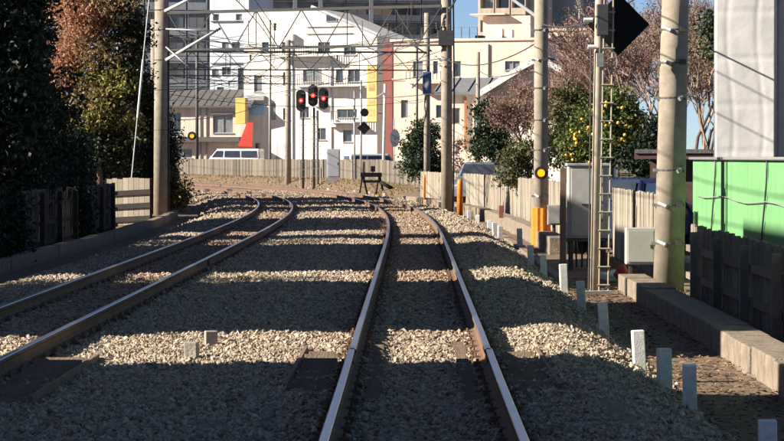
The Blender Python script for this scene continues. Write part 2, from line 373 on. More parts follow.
# long kerb of concrete blocks
def kerb_run(label, s0, s1, u, wd, ztop, zbot, blk, name='concrete_kerb'):
    t = thing(name, label, 'kerb', (0, 0, 0)); s = s0; i = 0
    while s < s1 - .1:
        e = min(s + blk, s1); g = .012
        a, b = P(s + g, u), P(e - g, u); c = (a + b) / 2; L = (b - a).length; dz = rnd.uniform(-.012, .012)
        m_ = MB(); m_.box((0, 0, 0), (wd, L, ztop - zbot))
        m_.build('kerb_block', M_KERB, t, bevel=.015)
        ob = t.children[-1] if t.children else None
        o = [x for x in bpy.data.objects if x.parent == t][-1] if ob is None else ob
        o.location = (c.x + rnd.uniform(-.012, .012), c.y, (ztop + zbot) / 2 + dz); o.rotation_euler = (0, 0, -heading((s + e) / 2) + R(rnd.uniform(-.4, .4)))
        s = e; i += 1
    return t
def kerb_run2(label, s0, s1, u, wd, ztop, zbot, blk, name='concrete_kerb', cat='kerb'):
    t = thing(name, label, cat, (0, 0, 0)); s = s0
    while s < s1 - .1:
        e = min(s + blk, s1); g = .012
        a, b = P(s + g, u), P(e - g, u); c = (a + b) / 2
        m_ = MB().box((0, 0, 0), (wd, (b - a).length, ztop - zbot))
        o = m_.build('kerb_block', M_KERB, t, bevel=.015)
        o.location = (c.x + rnd.uniform(-.012, .012), c.y, (ztop + zbot) / 2 + rnd.uniform(-.012, .012)); o.rotation_euler = (0, 0, -heading((s + e) / 2) + R(rnd.uniform(-.4, .4)))
        s = e
    return t
kerb_run2('long weathered concrete kerb leading towards the camera on the right', 16, 38.6, 3.32, .42, -.19, -.62, 1.5)
kerb_run2('low concrete kerb at the foot of the pale plank fence on the far right', 53, 112, 3.05, .38, -.10, -.6, 2.0)
kerb_run2('narrow concrete cable trough just behind the white stakes', 41, 78, 2.34, .16, -.36, -.62, 1.2, 'cable_trough', 'trough')
kerb_run2('low concrete edging along the foot of the dark fence on the left', 36, 84, -7.25, .22, -.17, -.62, 2.0)

def plank_fence(label, s0, s1, ufn, zb, zt, rails, pitch=.21, stuff=False, side=-1, thick=.035, m=None, name='plank_fence', wob=.02):
    """upright planks behind horizontal rails; side -1 means that the rails are on the track side"""
    t = thing(name, label, 'fence', (0, 0, 0)); m = m or M_FENCE
    uf = ufn if callable(ufn) else (lambda s: ufn)
    zbf = zb if callable(zb) else (lambda s: zb); ztf = zt if callable(zt) else (lambda s: zt)
    pm = MB().box((0, 0, 0), (thick, pitch * .83, 1)).mesh('plank', m)
    s = s0; allm = MB()
    while s < s1:
        p = P(s, uf(s)); z0, z1 = zbf(s), ztf(s) + rnd.uniform(-wob, wob)
        if stuff:
            allm.box((p.x, p.y, (z0 + z1) / 2), (thick, pitch * .68, z1 - z0), -heading(s) + rnd.uniform(-.1, .1))
        else:
            put('plank', pm, t, (p.x + rnd.uniform(-.006, .006), p.y, (z0 + z1) / 2), rot=(R(rnd.uniform(-.8, .8)), R(rnd.uniform(-.8, .8)), -heading(s) + R(rnd.uniform(-2, 2))), scale=(1, 1, z1 - z0))
        s += pitch
    if stuff: tag(allm.build('plank_row', m, t), kind='stuff')
    for fr in rails:
        s = s0
        while s < s1:
            e = min(s + 2.6, s1); r_ = MB()
            za = zbf(s) + (ztf(s) - zbf(s)) * fr; ze = zbf(e) + (ztf(e) - zbf(e)) * fr
            r_.bar(P(s, uf(s) + side * (thick / 2 + .032), za), P(e - .02, uf(e) + side * (thick / 2 + .032), ze), .055, .09); r_.build('fence_rail', m, t); s = e
    s = s0
    while s < s1:
        po = MB(); q = P(s, uf(s) + side * (thick / 2 + .13)); zz = zbf(s)
        po.box((q.x, q.y, (zz - .15 + ztf(s) - .06) / 2), (.1, .1, ztf(s) - .06 - zz + .15), -heading(s)); po.build('post', m, t); s += 2.6
    return t
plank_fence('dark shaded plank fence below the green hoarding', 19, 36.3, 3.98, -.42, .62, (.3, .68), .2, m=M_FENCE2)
plank_fence('short plank fence between the tall grey cabinet and the big pole', 41, 51, 4.05, -.42, .98, (.25, .8), .24, side=1)
plank_fence('long sunlit pale plank fence behind the low kerb', 55, 112, 3.72, -.40, .98, (.88,), .235, side=1)
fz = lambda s: -.4 + bank(s, 5.5)
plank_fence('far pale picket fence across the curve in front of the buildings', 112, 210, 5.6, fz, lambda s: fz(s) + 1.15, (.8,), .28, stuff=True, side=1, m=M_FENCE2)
# left side
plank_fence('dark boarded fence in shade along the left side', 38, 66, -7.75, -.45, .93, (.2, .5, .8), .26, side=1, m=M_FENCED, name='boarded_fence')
lf = thing('slatted_gate', 'sunlit pale plank panel with three dark rails beside the left pole', 'fence panel', (0, 0, 0))
pa, pb = at(107, 222, 75.5), at(150, 222, 75); n = 8
for i in range(n):
    a = pa.lerp(pb, (i + .5) / n); z1 = .95 + .05 * i / n + rnd.uniform(-.02, .02)
    b_ = MB().box((a.x, a.y, (z1 - .5) / 2), ((pb - pa).length / n * .95, .03, z1 + .5), math.atan2(pb.y - pa.y, pb.x - pa.x)); b_.build('plank', M_FENCE, lf)
for z in (.52, .12, -.27):
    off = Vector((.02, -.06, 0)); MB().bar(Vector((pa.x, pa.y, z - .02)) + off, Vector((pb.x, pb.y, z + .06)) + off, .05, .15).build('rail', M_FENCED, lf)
for q in (pa, pb): MB().box((q.x, q.y + .09, .22), (.11, .11, 1.5)).build('post', M_FENCED, lf)

# green hoarding of sheets
hg = thing('green_hoarding', 'bright green sheet hoarding above the dark plank fence', 'hoarding', (0, 0, 0))
s = 17.0
while s < 41.7:
    e = min(s + 1.8, 41.8); mb = MB(); nn = 18
    for i in range(nn):           # shallow corrugation
        a, b = s + (e - s - .012) * i / nn, s + (e - s - .012) * (i + 1) / nn
        o = [.0, .012][i % 2]; o2 = [.0, .012][(i + 1) % 2]
        pts = [P(a, 4.62 + o, -.4), P(b, 4.62 + o2, -.4), P(b, 4.62 + o2, 1.57), P(a, 4.62 + o, 1.57)]
        back = [P(a, 4.635 + o, -.4), P(b, 4.635 + o2, -.4), P(b, 4.635 + o2, 1.57), P(a, 4.635 + o, 1.57)]
        mb.add(pts + back, [(0, 1, 2, 3), (4, 7, 6, 5), (3, 2, 6, 7), (0, 4, 5, 1)] + ([(0, 3, 7, 4)] if i == 0 else []) + ([(1, 5, 6, 2)] if i == nn - 1 else []))
    mb.build('sheet_panel', M_GREEN, hg); s = e
for s in (33.2, 38.8): MB().tube([P(s + .25 * math.sin(i * .5), 4.60, -.3 + i * .19) for i in range(11)], 0.013, 6).build('tie_rope', M_DSTEEL, hg, True)
MB().tube([P(17, 4.58, 1.575), P(41.9, 4.58, 1.575)], .024, 8).build('top_tube', M_GSTEEL, hg, True)
MB().tube([P(17 + i, 4.59, .98 + .03 * math.sin(i * 1.3)) for i in range(25)], .008, 6).build('tie_wire', M_GSTEEL, hg)

# white wrapped scaffolding
def sheet(label, a, b, z0, z1, seed):
    a, b = Vector(a), Vector(b); d = (b - a); L = d.length; d.normalize(); nrm = Vector((d.y, -d.x, 0))
    t = thing('scaffold_sheeting', label, 'scaffold sheeting', (a.x, a.y, -.45))
    r_ = random.Random(seed); nx, nzz = 30, 150; mb = MB(); vs = []
    for j in range(nzz + 1):
        for i in range(nx + 1):
            fx, fz_ = i / nx, j / nzz
            dep = .012 * math.sin(fx * 3.14) * math.sin(fz_ * 11 + seed) + .003 * math.sin(fx * 9 + fz_ * 37) - .010 * max(0, 1 - abs((fz_ * 9) % 1 - .5) * 14) - .008 * max(0, 1 - abs((fx * 2 + .12 * math.sin(fz_ * 14)) % 1 - .5) * 9)
            p = a + d * (fx * L) + nrm * dep; vs.append((p.x - a.x, p.y - a.y, z0 + (z1 - z0) * fz_ + .45))
    fs = [(j * (nx + 1) + i, j * (nx + 1) + i + 1, (j + 1) * (nx + 1) + i + 1, (j + 1) * (nx + 1) + i) for j in range(nzz) for i in range(nx)]
    mb.add(vs, fs); o = mb.build('sheet', M_SHEET, t, True); so_ = o.modifiers.new('solid', 'SOLIDIFY'); so_.thickness = .006
    for q in (0, L):
        p = d * q - nrm * .08; MB().tube([(p.x, p.y, 0), (p.x, p.y, z1 + .8)], .026, 8).build('scaffold_tube', M_GSTEEL, t, True)
    for k in range(4):
        zz = 1.2 + k * 1.75; p = -nrm * .13; e = d * L - nrm * .13
        MB().tube([(p.x, p.y, zz), (e.x, e.y, zz)], .024, 8).build('ledger_tube', M_GSTEEL, t, True)
s1, s2, s3 = at(715, 158, 43), at(775, 158, 42.82), at(870, 158, 42.5)
sheet('tall white tarpaulin wrapping scaffolding above the green hoarding', s1, s2, -.3, 6.9, 1)
sheet('white tarpaulin strip at the right edge of the photo', s2 + Vector((.05, .12, 0)), s3, -.3, 5.6 - 1.1, 2)

# ------------------------------------------------------------------ poles
def pole_mesh(p0, p1, r0, r1, m, parent, name='shaft', n=16):
    p0, p1 = Vector(p0), Vector(p1); return MB().tube([p0, p0.lerp(p1, .5), p1], [r0, (r0 + r1) / 2, r1], n).build(name, m, parent, True)
def clamp(parent, c, r, m=None, arms=True):
    b = MB(); b.tube([c - Vector((0, 0, .012)), c + Vector((0, 0, .012))], r + .006, 18)
    k = b.build('clamp', m or M_DSTEEL, parent)
    if arms:
        sg = rnd.choice((-1, 1)); MB().box(c + Vector((-r - .02, -.04, 0)), (.06, .04, .05)).build('lug', M_GSTEEL, k)
        MB().tube([c + Vector((r * .35 * sg, -r - .05, -.02)), c + Vector((r * .8 * sg, -r * .75, .03))], .032, 8).build('bolt', M_GSTEEL, k)
        MB().box(c + Vector((r * .55, -r * .9, .01)), (.1, .08, .08)).build('bracket', M_DSTEEL, k)
t = thing('utility_pole', 'thick concrete pole in the right foreground with metal clamps', 'pole', at(668, 290, 37.6))
base = Vector(t.location)
top = at(675, 0, 37.6) + Vector((.06, 0, 2.6))
pole_mesh((0, 0, -.3), top - base, .235, .185, M_POLE, t, n=24)
for py in (30, 63, 98, 170, 205, 243):
    q = at(668 + 7 * (290 - py) / 290, py, 37.6) - base; clamp(t, q, .235 - .035 * (290 - py) / 290)
t = thing('utility_pole', 'concrete pole with an orange guard and amber lamp', 'pole', at(541, 246, 58)); base = Vector(t.location)
pole_mesh((0, 0, -.3), (at(541, 0, 58) - base) + Vector((0, 0, 2)), .175, .15, M_POLE, t, n=20)
g = MB(); n = 22; ring = []
for i in range(n):
    a = 2 * math.pi * i / n; rr = .225 if i % 2 else .2; ring.append(Vector((math.cos(a) * rr, math.sin(a) * rr, 0)))
z0 = at(541, 246, 58).z - base.z; z1 = at(541, 208, 58).z - base.z
g.prism(ring, (0, 0, z0 - .02), (0, 0, z1)); g.build('orange_guard', M_ORANGE, t)
for py in (30, 60, 88, 120, 150, 196): clamp(t, at(541, py, 58) - base, .17, M_DSTEEL)
q = at(541, 173, 57.75) - base
l_ = MB().tube([q + Vector((0, .02, 0)), q + Vector((0, -.06, 0))], .15, 20).build('lamp_hood', M_DARKBODY, t)
MB().tube([q + Vector((0, -.06, 0)), q + Vector((0, -.085, 0))], .085, 18).build('amber_lens', M_AMBER, l_)
t = thing('catenary_pole', 'concrete catenary pole right of the tracks carrying insulators and a dark conduit', 'pole', at(447, 209, 84)); base = Vector(t.location)
pole_mesh((0, 0, -.3), (at(446, -70, 84) - base), .195, .165, M_POLE, t, n=18)
MB().tube([(.21, -.08, -.1), (.24, -.08, 4), (.2, -.08, 7.5)], .03, 6).build('conduit', M_WIRE, t)
ins = MB(); tp = [(0, .02), (.03, .05), (.06, .05), (.08, .025), (.11, .055), (.14, .055), (.16, .025), (.2, .055), (.24, .05), (.26, .02)]
ins.tube([(0, 0, a) for a, _ in tp], [b for _, b in tp], 10); insm = ins.mesh('insulator', mat('insulator_ceramic', (.10, .075, .07), (.05, .04, .04), 5, .3)); 
for px, py in ((437, 30), (441, 34), (444, 28), (450, 32), (452, 40), (443, 44)):
    put('insulator', insm, t, at(px, py, 83.75) - base)
bx = MB(); bx.box(at(446, 38, 83.8) - base, (.5, .3, .5)); bx.build('transformer_box', M_DSTEEL, t)
for py in (8, 60, 66): clamp(t, at(446.5, py, 84) - base, .19)
GP_R = base + Vector((0, 0, 0))
t = thing('catenary_pole', 'left catenary pole standing beside the sunlit plank panel', 'pole', at(161, 213, 88)); base = Vector(t.location); GP_L = base.copy()
pole_mesh((0, 0, -.3), at(162, -60, 88) - base, .27, .24, M_POLE, t, n=20)
for (xa, ya, xb, yb) in ((165, 11, 196, -4), (166, 60, 214, 32)):
    a, b = at(xa, ya, 87.7) - base, at(xb, yb, 87) - base
    MB().tube([a, b], .055, 8).build('bracket_arm', M_WHITE, t, True)
a = at(166, 29, 87.7) - base; b = at(214, 31, 87) - base
MB().tube([a, b], .03, 8).build('bracket_tie', M_GSTEEL, t, True)
a = at(214, 32, 87) - base; put('insulator', insm, t, a, rot=(0, R(60), 0)); 
a = at(166, 47, 87.7) - base; b = at(190, 68, 87) - base; MB().tube([a, b], .03, 8).build('bracket_tie', M_GSTEEL, t, True)
for py in (10, 30, 60, 90, 130): clamp(t, at(161.5, py, 88) - base, .262, M_DSTEEL, False)
MB().tube([(.29, -.1, -.1), (.29, -.1, 7)], .03, 6).build('conduit', M_WIRE, t)
o = MB().tube([at(151, -20, 77.6), at(140, 90, 77.2), at(127, 225, 76.8)], .018, 6).build('guy_wire', M_WIREL); tag(o, 'pale guy wire slanting down left of the left catenary pole', 'guy wire')
MB().tube([at(143, 60, 77.3), at(137.5, 118, 77.1)], .034, 8).build('guy_sleeve', M_WHITE, o)

def plain_pole(px, pb, pt, d, r, label, m=M_POLE, name='utility_pole', dz=0, lean=0):
    t = thing(name, label, 'pole', at(px, pb, d)); b = Vector(t.location)
    pole_mesh((0, 0, -.5), at(px + lean, pt, d) - b + Vector((0, 0, dz)), r, r * .85, m, t, n=12); return t, b
t, b = plain_pole(427, 190, 13, 113, .15, 'slim concrete pole with a blue sign behind the right catenary pole')
q = at(427, 83, 112.7) - b; sg = MB(); sg.box(q, (.40, .04, 1.0)); pl = sg.build('blue_sign', mat('sign_blue', (.12, .19, .33), (.10, .15, .27), 3, .5), t, bevel=.05)
MB().box(q + Vector((0, -.022, -.0)), (.16, .012, .42)).build('sign_plate', mat('sign_pale', (.40, .46, .55), (.3, .35, .42), 12, .5), pl)
for xa, ya, xb, yb in ((427, 54, 408, 42), (427, 70, 412, 88), (430, 50, 446, 66)): MB().tube([at(xa, ya, 113) - b, at(xb, yb, 112.5) - b], .04, 8).build('bracket_arm', M_GSTEEL, t, True)
t, b = plain_pole(288, 186, 40, 151, .19, 'concrete pole between the tracks curve and the red signals')
for py in (52, 70, 95): clamp(t, at(288, py, 151) - b, .18, M_DSTEEL)
t, b = plain_pole(197, 180, 30, 186, .13, 'thin pole with a round amber lamp in front of the tiled house', M_DSTEEL, 'signal_post')
q = at(192, 136, 185.6) - b; l_ = MB().disc(q, (0, 1, 0), .33, .08).build('lamp_hood', M_DARKBODY, t); MB().disc(q + Vector((0, -.06, 0)), (0, 1, 0), .15, .04).build('amber_lens', M_AMBER, l_)
t, b = plain_pole(361, 188, 80, 141, .07, 'thin post carrying a black octagon and a black diamond board', M_GSTEEL, 'signal_post')
q = at(364.5, 112.5, 140.8) - b; MB().disc(q, (0, 1, 0), .25, .05, 8).build('octagon_board', M_BLACK, t)
q = at(364, 128, 140.8) - b; MB().disc(q, (0, 1, 0), .38, .05, 4).build('diamond_board', M_BLACK, t)
plain_pole(354.5, 186, 90, 143, .06, 'thin grey post left of the black diamond board', M_GSTEEL, 'steel_post')
t, b = plain_pole(383, 182, 84, 146, .09, 'thin white post right of the yellow shop sign', M_WHITE, 'steel_post', lean=2)
MB().tube([at(385, 92, 146) - b, at(374, 99, 145.6) - b], .035, 8).build('bracket_arm', M_WHITE, t)
plain_pole(417, 190, 46, 127, .07, 'thin post in front of the beige building', M_DSTEEL, 'steel_post')
plain_pole(478, 196, 52, 118, .11, 'wooden pole in front of the small grey roof', M_POLE)
plain_pole(270, 184, 20, 168, .10, 'thin grey post left of the red signals', M_GSTEEL, 'steel_post')
# serrated plate
t, b = plain_pole(394, 182, 118, 132, .04, 'post with a serrated blue-grey plate beside the brown strip', M_GSTEEL, 'sign_post')
q = at(395, 138, 131.8) - b; ring = []
for i in range(36):
    a = 2 * math.pi * i / 36; k = 1.0 if i % 2 else .82; ring.append(Vector((.29 * k * math.cos(a), 0, .52 * k * math.sin(a))) + q)
MB().prism(ring, (0, -.02, 0), (0, .02, 0)).build('serrated_plate', mat('plate_bluegrey', (.13, .15, .2), (.1, .12, .16), 4, .6), t)

# ladder mast with the black diamond
t = thing('signal_mast', 'pale ladder mast carrying a big black diamond board', 'signal mast', at(594, 296, 37)); base = Vector(t.location)
pole_mesh((0, 0, -.3), at(600, -40, 37) - base, .068, .062, mat('mast_cream', (.42, .36, .28), (.28, .23, .18), 6, .7), t, n=14)
for dx in (4.5, 13.5):
    MB().tube([at(594.5 + dx, 292, 36.9) - base, at(600.5 + dx, -30, 36.9) - base], .014, 6).build('ladder_rail', MATS['mast_cream'], t)
for i in range(17):
    py = 285 - i * 18.2; k = (296 - py) / 296 * 6
    MB().tube([at(597 + k, py, 36.88) - base, at(609.5 + k, py, 36.88) - base], .014, 6).build('rung', MATS['mast_cream'], t)
q = at(602.5, 20, 36.9) - base
mb = MB(); mb.box(q, (.17, .16, .46)); mb.build('lamp_box', M_DSTEEL, t, bevel=.01)
q = at(618.5, 24.5, 37.12) - base; hd = 31 * 37.12 / F
MB().prism([q + Vector((0, 0, hd)), q + Vector((hd, 0, 0)), q + Vector((0, 0, -hd)), q + Vector((-hd, 0, 0))], (0, -.012, 0), (0, .012, 0)).build('diamond_board', M_BLACK, t)
for px, py in ((592, 47), (588, 20)):
    q = at(px, py, 36.9) - base; MB().tube([q + Vector((-.06, 0, 0)), q + Vector((.07, 0, 0))], .035, 10).build('bell_lamp', M_WHITE, t)
q = at(600, 60, 36.85) - base; MB().box(q, (.1, .1, .2)).build('junction_box', M_GSTEEL, t)
MB().tube([at(591, 50, 36.95) - base, at(590, 150, 36.95) - base, at(588.5, 290, 36.95) - base], .012, 6).build('cable', M_WIRE, t)

# ------------------------------------------------------------------ three red signals and their kit
def signal(px, py, pb, label, d, side):
    t = thing('railway_signal', label, 'signal', at(px + side, pb, d), 0, 'red signals'); b = Vector(t.location)
    pole_mesh((0, 0, -.6), at(px + side, py + 12, d) - b, .075, .07, M_DSTEEL, t, n=10)
    c = at(px, py, d - .3) - b; w_, h_ = .285, .62; ring = []
    for i in range(24):
        a = 2 * math.pi * i / 24; ring.append(c + Vector((w_ * math.cos(a), 0, (h_ - w_) * (1 if math.sin(a) >= 0 else -1) + w_ * math.sin(a))))
    bd = MB().prism(ring, (0, -.05, 0), (0, .05, 0)).build('signal_head', M_DARKBODY, t)
    for k, zz in enumerate((.34, 0, -.34)):
        p = c + Vector((0, -.05, zz)); lit = k == 1
        ln = MB().tube([p, p + Vector((0, -.03, 0))], .12 if lit else .09, 18).build('lens', M_RED if lit else M_GLASS, bd)
        hood = MB(); m_ = 12; vs = []
        for i in range(m_ + 1):
            a = math.pi * i / m_
            vs += [p + Vector((.15 * math.cos(a), -.02, .15 * math.sin(a))), p + Vector((.145 * math.cos(a), -.22, .145 * math.sin(a) - .01))]
        hood.add(vs, [(2 * i, 2 * i + 1, 2 * i + 3, 2 * i + 2) for i in range(m_)]); hood.build('hood', M_DARKBODY, bd)
        if lit: MB().tube([p + Vector((0, -.03, 0)), p + Vector((0, -.04, 0))], .05, 12).build('lamp_core', M_REDC, bd)
    MB().box(c + Vector((side * .02, .16, -.1)), (.12, .22, .12)).build('bracket', M_DSTEEL, t)
    for k in range(9):
        z = .4 + k * .42; MB().tube([Vector((-.18, -.12, z)), Vector((.18, -.12, z))], .016, 6).build('ladder_rung', M_GSTEEL, t)
    for sx in (-.18, .18): MB().tube([Vector((sx, -.12, -.2)), Vector((sx, -.12, 4.1))], .018, 6).build('ladder_rail', M_GSTEEL, t)
    return t
signal(301, 100.5, 184, 'leftmost and lowest of the three red railway signals', 142, 2)
signal(313, 95.5, 183, 'middle and highest of the three red railway signals', 142, 1)
signal(323.5, 98.5, 183, 'rightmost of the three red railway signals', 143, -6)
q = gnd(333.5, 178, .2); q = at(333.5, 178, 140)
t = thing('relay_cabinet', 'pale blue-grey upright cabinet right of the red signals', 'cabinet', q)
MB().box((0, 0, .82), (.74, .5, 1.62)).build('body', mat('cabinet_blue', (.36, .38, .44), (.3, .32, .37), 3, .6), t, bevel=.03)
MB().box((0, -.262, .82), (.62, .02, 1.44)).build('door', mat('cabinet_blue2', (.38, .40, .46), (.32, .34, .39), 3, .6), t, bevel=.008); MB().box((.24, -.28, .8), (.03, .03, .16)).build('handle', M_DSTEEL, t); MB().box((0, 0, -.14), (.86, .62, .30)).build('plinth', M_CONC, t)
# black frame (track-end stop) on the outside of the curve
t = thing('buffer_frame', 'black steel stop frame with a lamp box standing behind the tracks', 'buffer stop', at(372, 191, 124)); t.scale = (.82, .82, .82)
for sx in (-.55, .45):
    MB().bar((sx - .22, -.2, -.3), (sx, 0, 1.0), .09).build('front_leg', M_BLACK, t); MB().bar((sx + .28, .5, -.3), (sx, 0, 1.0), .09).build('rear_leg', M_BLACK, t)
MB().box((-.05, -.02, .98), (1.3, .16, .26)).build('beam', M_BLACK, t); MB().box((.0, -.02, .58), (1.1, .1, .16)).build('cross_beam', M_BLACK, t)
MB().box((.05, 0, 1.34), (.26, .22, .34)).build('lamp_box', M_BLACK, t, bevel=.02); MB().tube([(.05, 0, 1.05), (.05, 0, 1.2)], .04, 8).build('stem', M_BLACK, t)
MB().tube([(.5, -.1, .55), (1.4, -.2, .05)], .12, 10).build('drum', M_BLACK, t, True)

# ------------------------------------------------------------------ lineside boxes on the right
t = thing('equipment_cabinet', 'tall pale grey equipment cabinet on a steel stand behind the ladder mast', 'cabinet', at(587, 262, 46)); b = Vector(t.location); t.location.z = -.42; b.z = -.42
zb, zt = at(587, 238, 46).z - b.z, at(587, 166, 46).z - b.z
MB().box((0, 0, (zb + zt) / 2), (.72, .5, zt - zb)).build('body', M_CABINET, t, bevel=.015)
MB().prism([(-.39, -.29, zt), (.39, -.29, zt), (.39, .29, zt), (-.39, .29, zt)], (0, 0, 0), (0, 0, .05)).build('roof', M_CABINET, t, bevel=.01)
dr = MB().box((-.02, -.26, (zb + zt) / 2), (.58, .02, (zt - zb) * .92)).build('door', mat('cabinet_door', (.46, .45, .42), (.38, .37, .35), 4, .55), t, bevel=.006)
for z in (.25, .5, .75): MB().box((.24, -.285, zb + (zt - zb) * z), (.05, .03, .05)).build('hinge', M_DSTEEL, dr)
MB().bar((-.12, -.29, zb + .62), (.18, -.29, zb + .62), .03, .03).build('handle', M_DSTEEL, dr)
for sx in (-.3, .3):
    for sy in (-.2, .2): MB().bar((sx, sy, -.1), (sx, sy, zb), .06).build('leg', M_DSTEEL, t)
MB().box((0, 0, zb - .03), (.86, .56, .05)).build('stand_frame', M_DSTEEL, t)
for k in range(4): MB().tube([(-.2 + k * .1, -.1, 0), (-.22 + k * .12, -.12, zb)], .02, 6).build('cable', M_WIRE, t)
b = at(563, 242, 45.4); o = MB().box((b.x, b.y, (at(563, 168, 45.4).z - .5) / 2), (.11, .11, at(563, 168, 45.4).z + .5)).build('wooden_post', mat('post_brown', (.26, .18, .12), (.16, .11, .08), 6, .9), None); tag(o, 'brown wooden post against the left side of the tall grey cabinet', 'post')
b = at(554, 246, 57.2); t = thing('junction_box', 'small grey junction box on a post right of the orange guard', 'junction box', (b.x, b.y, -.42))
MB().box((0, 0, at(554, 215, 57.2).z + .42), (.30, .16, .46)).build('body', M_CABINET, t, bevel=.015); MB().tube([(0, .02, -.2), (0, .02, .66)], .04, 8).build('post', M_DSTEEL, t); MB().box((0, -.09, at(554, 215, 57.2).z + .42), (.24, .015, .38)).build('lid', mat('cabinet_door'[:], (0, 0, 0)), t)
b = at(640, 268, 38.7); t = thing('control_box', 'pale grey control box mounted low left of the thick pole', 'control box', (b.x, b.y, -.42)); zz = at(640, 246, 38.7).z + .42
MB().box((0, 0, zz), (.46, .24, .57)).build('body', M_CABINET, t, bevel=.02); MB().box((0, -.13, zz), (.40, .016, .49)).build('lid', MATS['cabinet_door'], t, bevel=.005); MB().box((.16, -.145, zz), (.03, .02, .06)).build('latch', M_DSTEEL, t)
for sx in (-.15, .15): MB().bar((sx, .0, -.2), (sx, .0, zz - .28), .05).build('leg', M_DSTEEL, t)
# red bag and litter by the boxes
def lump(name, c, s, m, seed, parent=None, label=None, cat=None):
    bm = bmesh.new(); bmesh.ops.create_icosphere(bm, subdivisions=3, radius=1); r_ = random.Random(seed); ph = [r_.uniform(0, 6) for _ in range(6)]
    for v in bm.verts:
        k = 1 + .16 * math.sin(v.co.x * 4 + ph[0]) + .12 * math.sin(v.co.y * 6 + ph[1]) + .1 * math.sin(v.co.z * 7 + v.co.x * 3 + ph[2])
        v.co = Vector((v.co.x * s[0] * k, v.co.y * s[1] * k, max(v.co.z, -.7) * s[2] * k))
    me = bpy.data.meshes.new(name); bm.to_mesh(me); bm.free(); me.materials.append(m); me.polygons.foreach_set('use_smooth', [True] * len(me.polygons))
    o = put(name, me, parent, c); 
    if label: tag(o, label, cat)
    return o
b = at(622, 262, 40.5); lump('red_bag', (b.x, b.y, -.30), (.13, .12, .16), mat('red_plastic', (.5, .03, .035), (.35, .02, .03), 5, .5), 1, None, 'crumpled red plastic bag left of the control box', 'bag')
b = at(611, 264, 41); lump('white_bag', (b.x, b.y, -.36), (.2, .14, .1), M_SHEET, 2, None, 'crumpled white plastic bag beside the red bag', 'bag')
for i, (px, py) in enumerate(((211, 346), (191.5, 358))):
    q = gnd(px, py, -.15); o = MB().box((0, 0, .04), (.115, .10, .2)).build('marker_block', M_CONC, None, bevel=.008); o.location = (q.x, q.y, -.15); o.rotation_euler = (0, 0, R(12 - 20 * i))
    tag(o, ['grey concrete marker block at the edge of the near sunlit strip', 'paler concrete marker block just in front of the other one'][i], 'marker block', 'marker blocks between the tracks')
q = at(597, 300, 36); o = MB().bar((q.x - .25, q.y, -.36), (q.x + .22, q.y + .2, -.36), .06, .05).build('pale_batten', M_WHITE); tag(o, 'short pale batten lying at the foot of the ladder mast', 'batten')
for i, (px, zt_, label) in enumerate(((460, .86, 'bright orange marker post beside the right catenary pole'), (424.5, .80, 'thin orange marker post in front of the round dark shrub'))):
    d_ = (83, 100)[i]; q = at(px, 190, d_); o = MB().tube([(0, 0, -.2), (0, 0, 1.15 if i == 0 else 1.2), (0, 0, 1.3 if i == 0 else 1.35)], [.10, .10, .07] if i == 0 else [.05, .05, .03], 12).build('marker_post', M_ORANGE, None, True)
    o.location = (q.x, q.y, -.42); tag(o, label, 'marker post')
q = at(501, 214, 72); o = MB().box((0, 0, .14), (.13, .1, .36)).build('brick_marker', mat('brick_red', (.3, .1, .07), (.2, .07, .05), 9, .9), None, bevel=.01); o.location = (q.x, q.y, -.1); tag(o, 'small red-brown marker on the kerb before the plank fence', 'marker')

# ------------------------------------------------------------------ gantries and wires
def gantry(label, a, b, ztop, zbot, nb, th):
    t = thing('catenary_gantry', label, 'gantry', (a.x, a.y, 0)); o = Vector((a.x, a.y, 0)); d = Vector((b.x - a.x, b.y - a.y, 0))
    for z, k in ((ztop, th), (zbot, th * .7)): MB().bar(Vector((0, 0, z)), d + Vector((0, 0, z)), k).build('chord', M_GANTRY, t)
    for i in range(nb):
        p, q = d * (i / nb), d * ((i + 1) / nb); m_ = (p + q) / 2
        MB().bar(p + Vector((0, 0, ztop)), m_ + Vector((0, 0, zbot)), .032).build('diagonal', M_GANTRY, t); MB().bar(m_ + Vector((0, 0, zbot)), q + Vector((0, 0, ztop)), .032).build('diagonal', M_GANTRY, t)
        if i % 2 == 0: MB().bar(p + Vector((0, 0, ztop)), p + Vector((0, 0, zbot)), .03).build('upright', M_GANTRY, t)
    return t
zA, zB = at(300, 10, 86).z, at(300, 48, 86).z
g1 = gantry('near lattice gantry spanning both tracks between the two catenary poles', GP_L + Vector((.28, -.3, 0)), GP_R + Vector((-.2, -.28, 0)), zA, zB, 6, .10)
l2, r2 = P(112.5, -8.0), at(426, 60, 112.4)
g2 = gantry('farther lattice gantry seen below the near one', l2, r2, at(300, 52, 112).z, at(300, 70, 112).z, 8, .08)
t = thing('catenary_pole', 'far catenary pole half hidden behind the left catenary pole', 'pole', (l2.x - .2, l2.y + .05, -.45)); pole_mesh((0, 0, -.2), (0, 0, 8.2), .18, .15, M_POLE, t, n=12)
l3, r3 = P(152, -8.0), at(288, 60, 151)
g3 = gantry('small distant gantry reaching the pole left of the red signals', l3, r3 + Vector((-.15, 0, 0)), at(280, 76, 151).z, at(280, 84, 151).z, 8, .07)
t = thing('catenary_pole', 'distant catenary pole on the left end of the small gantry', 'pole', (l3.x - .2, l3.y, -.45)); pole_mesh((0, 0, -.2), (0, 0, 8.4), .18, .15, M_POLE, t, n=12)
def wire(label, pts, r, m=M_WIRE, parent=None, name='overhead_wire'):
    o = MB().tube(pts, r, 5).build(name, m, parent)
    if parent is None: tag(o, label, 'wire')
    return o
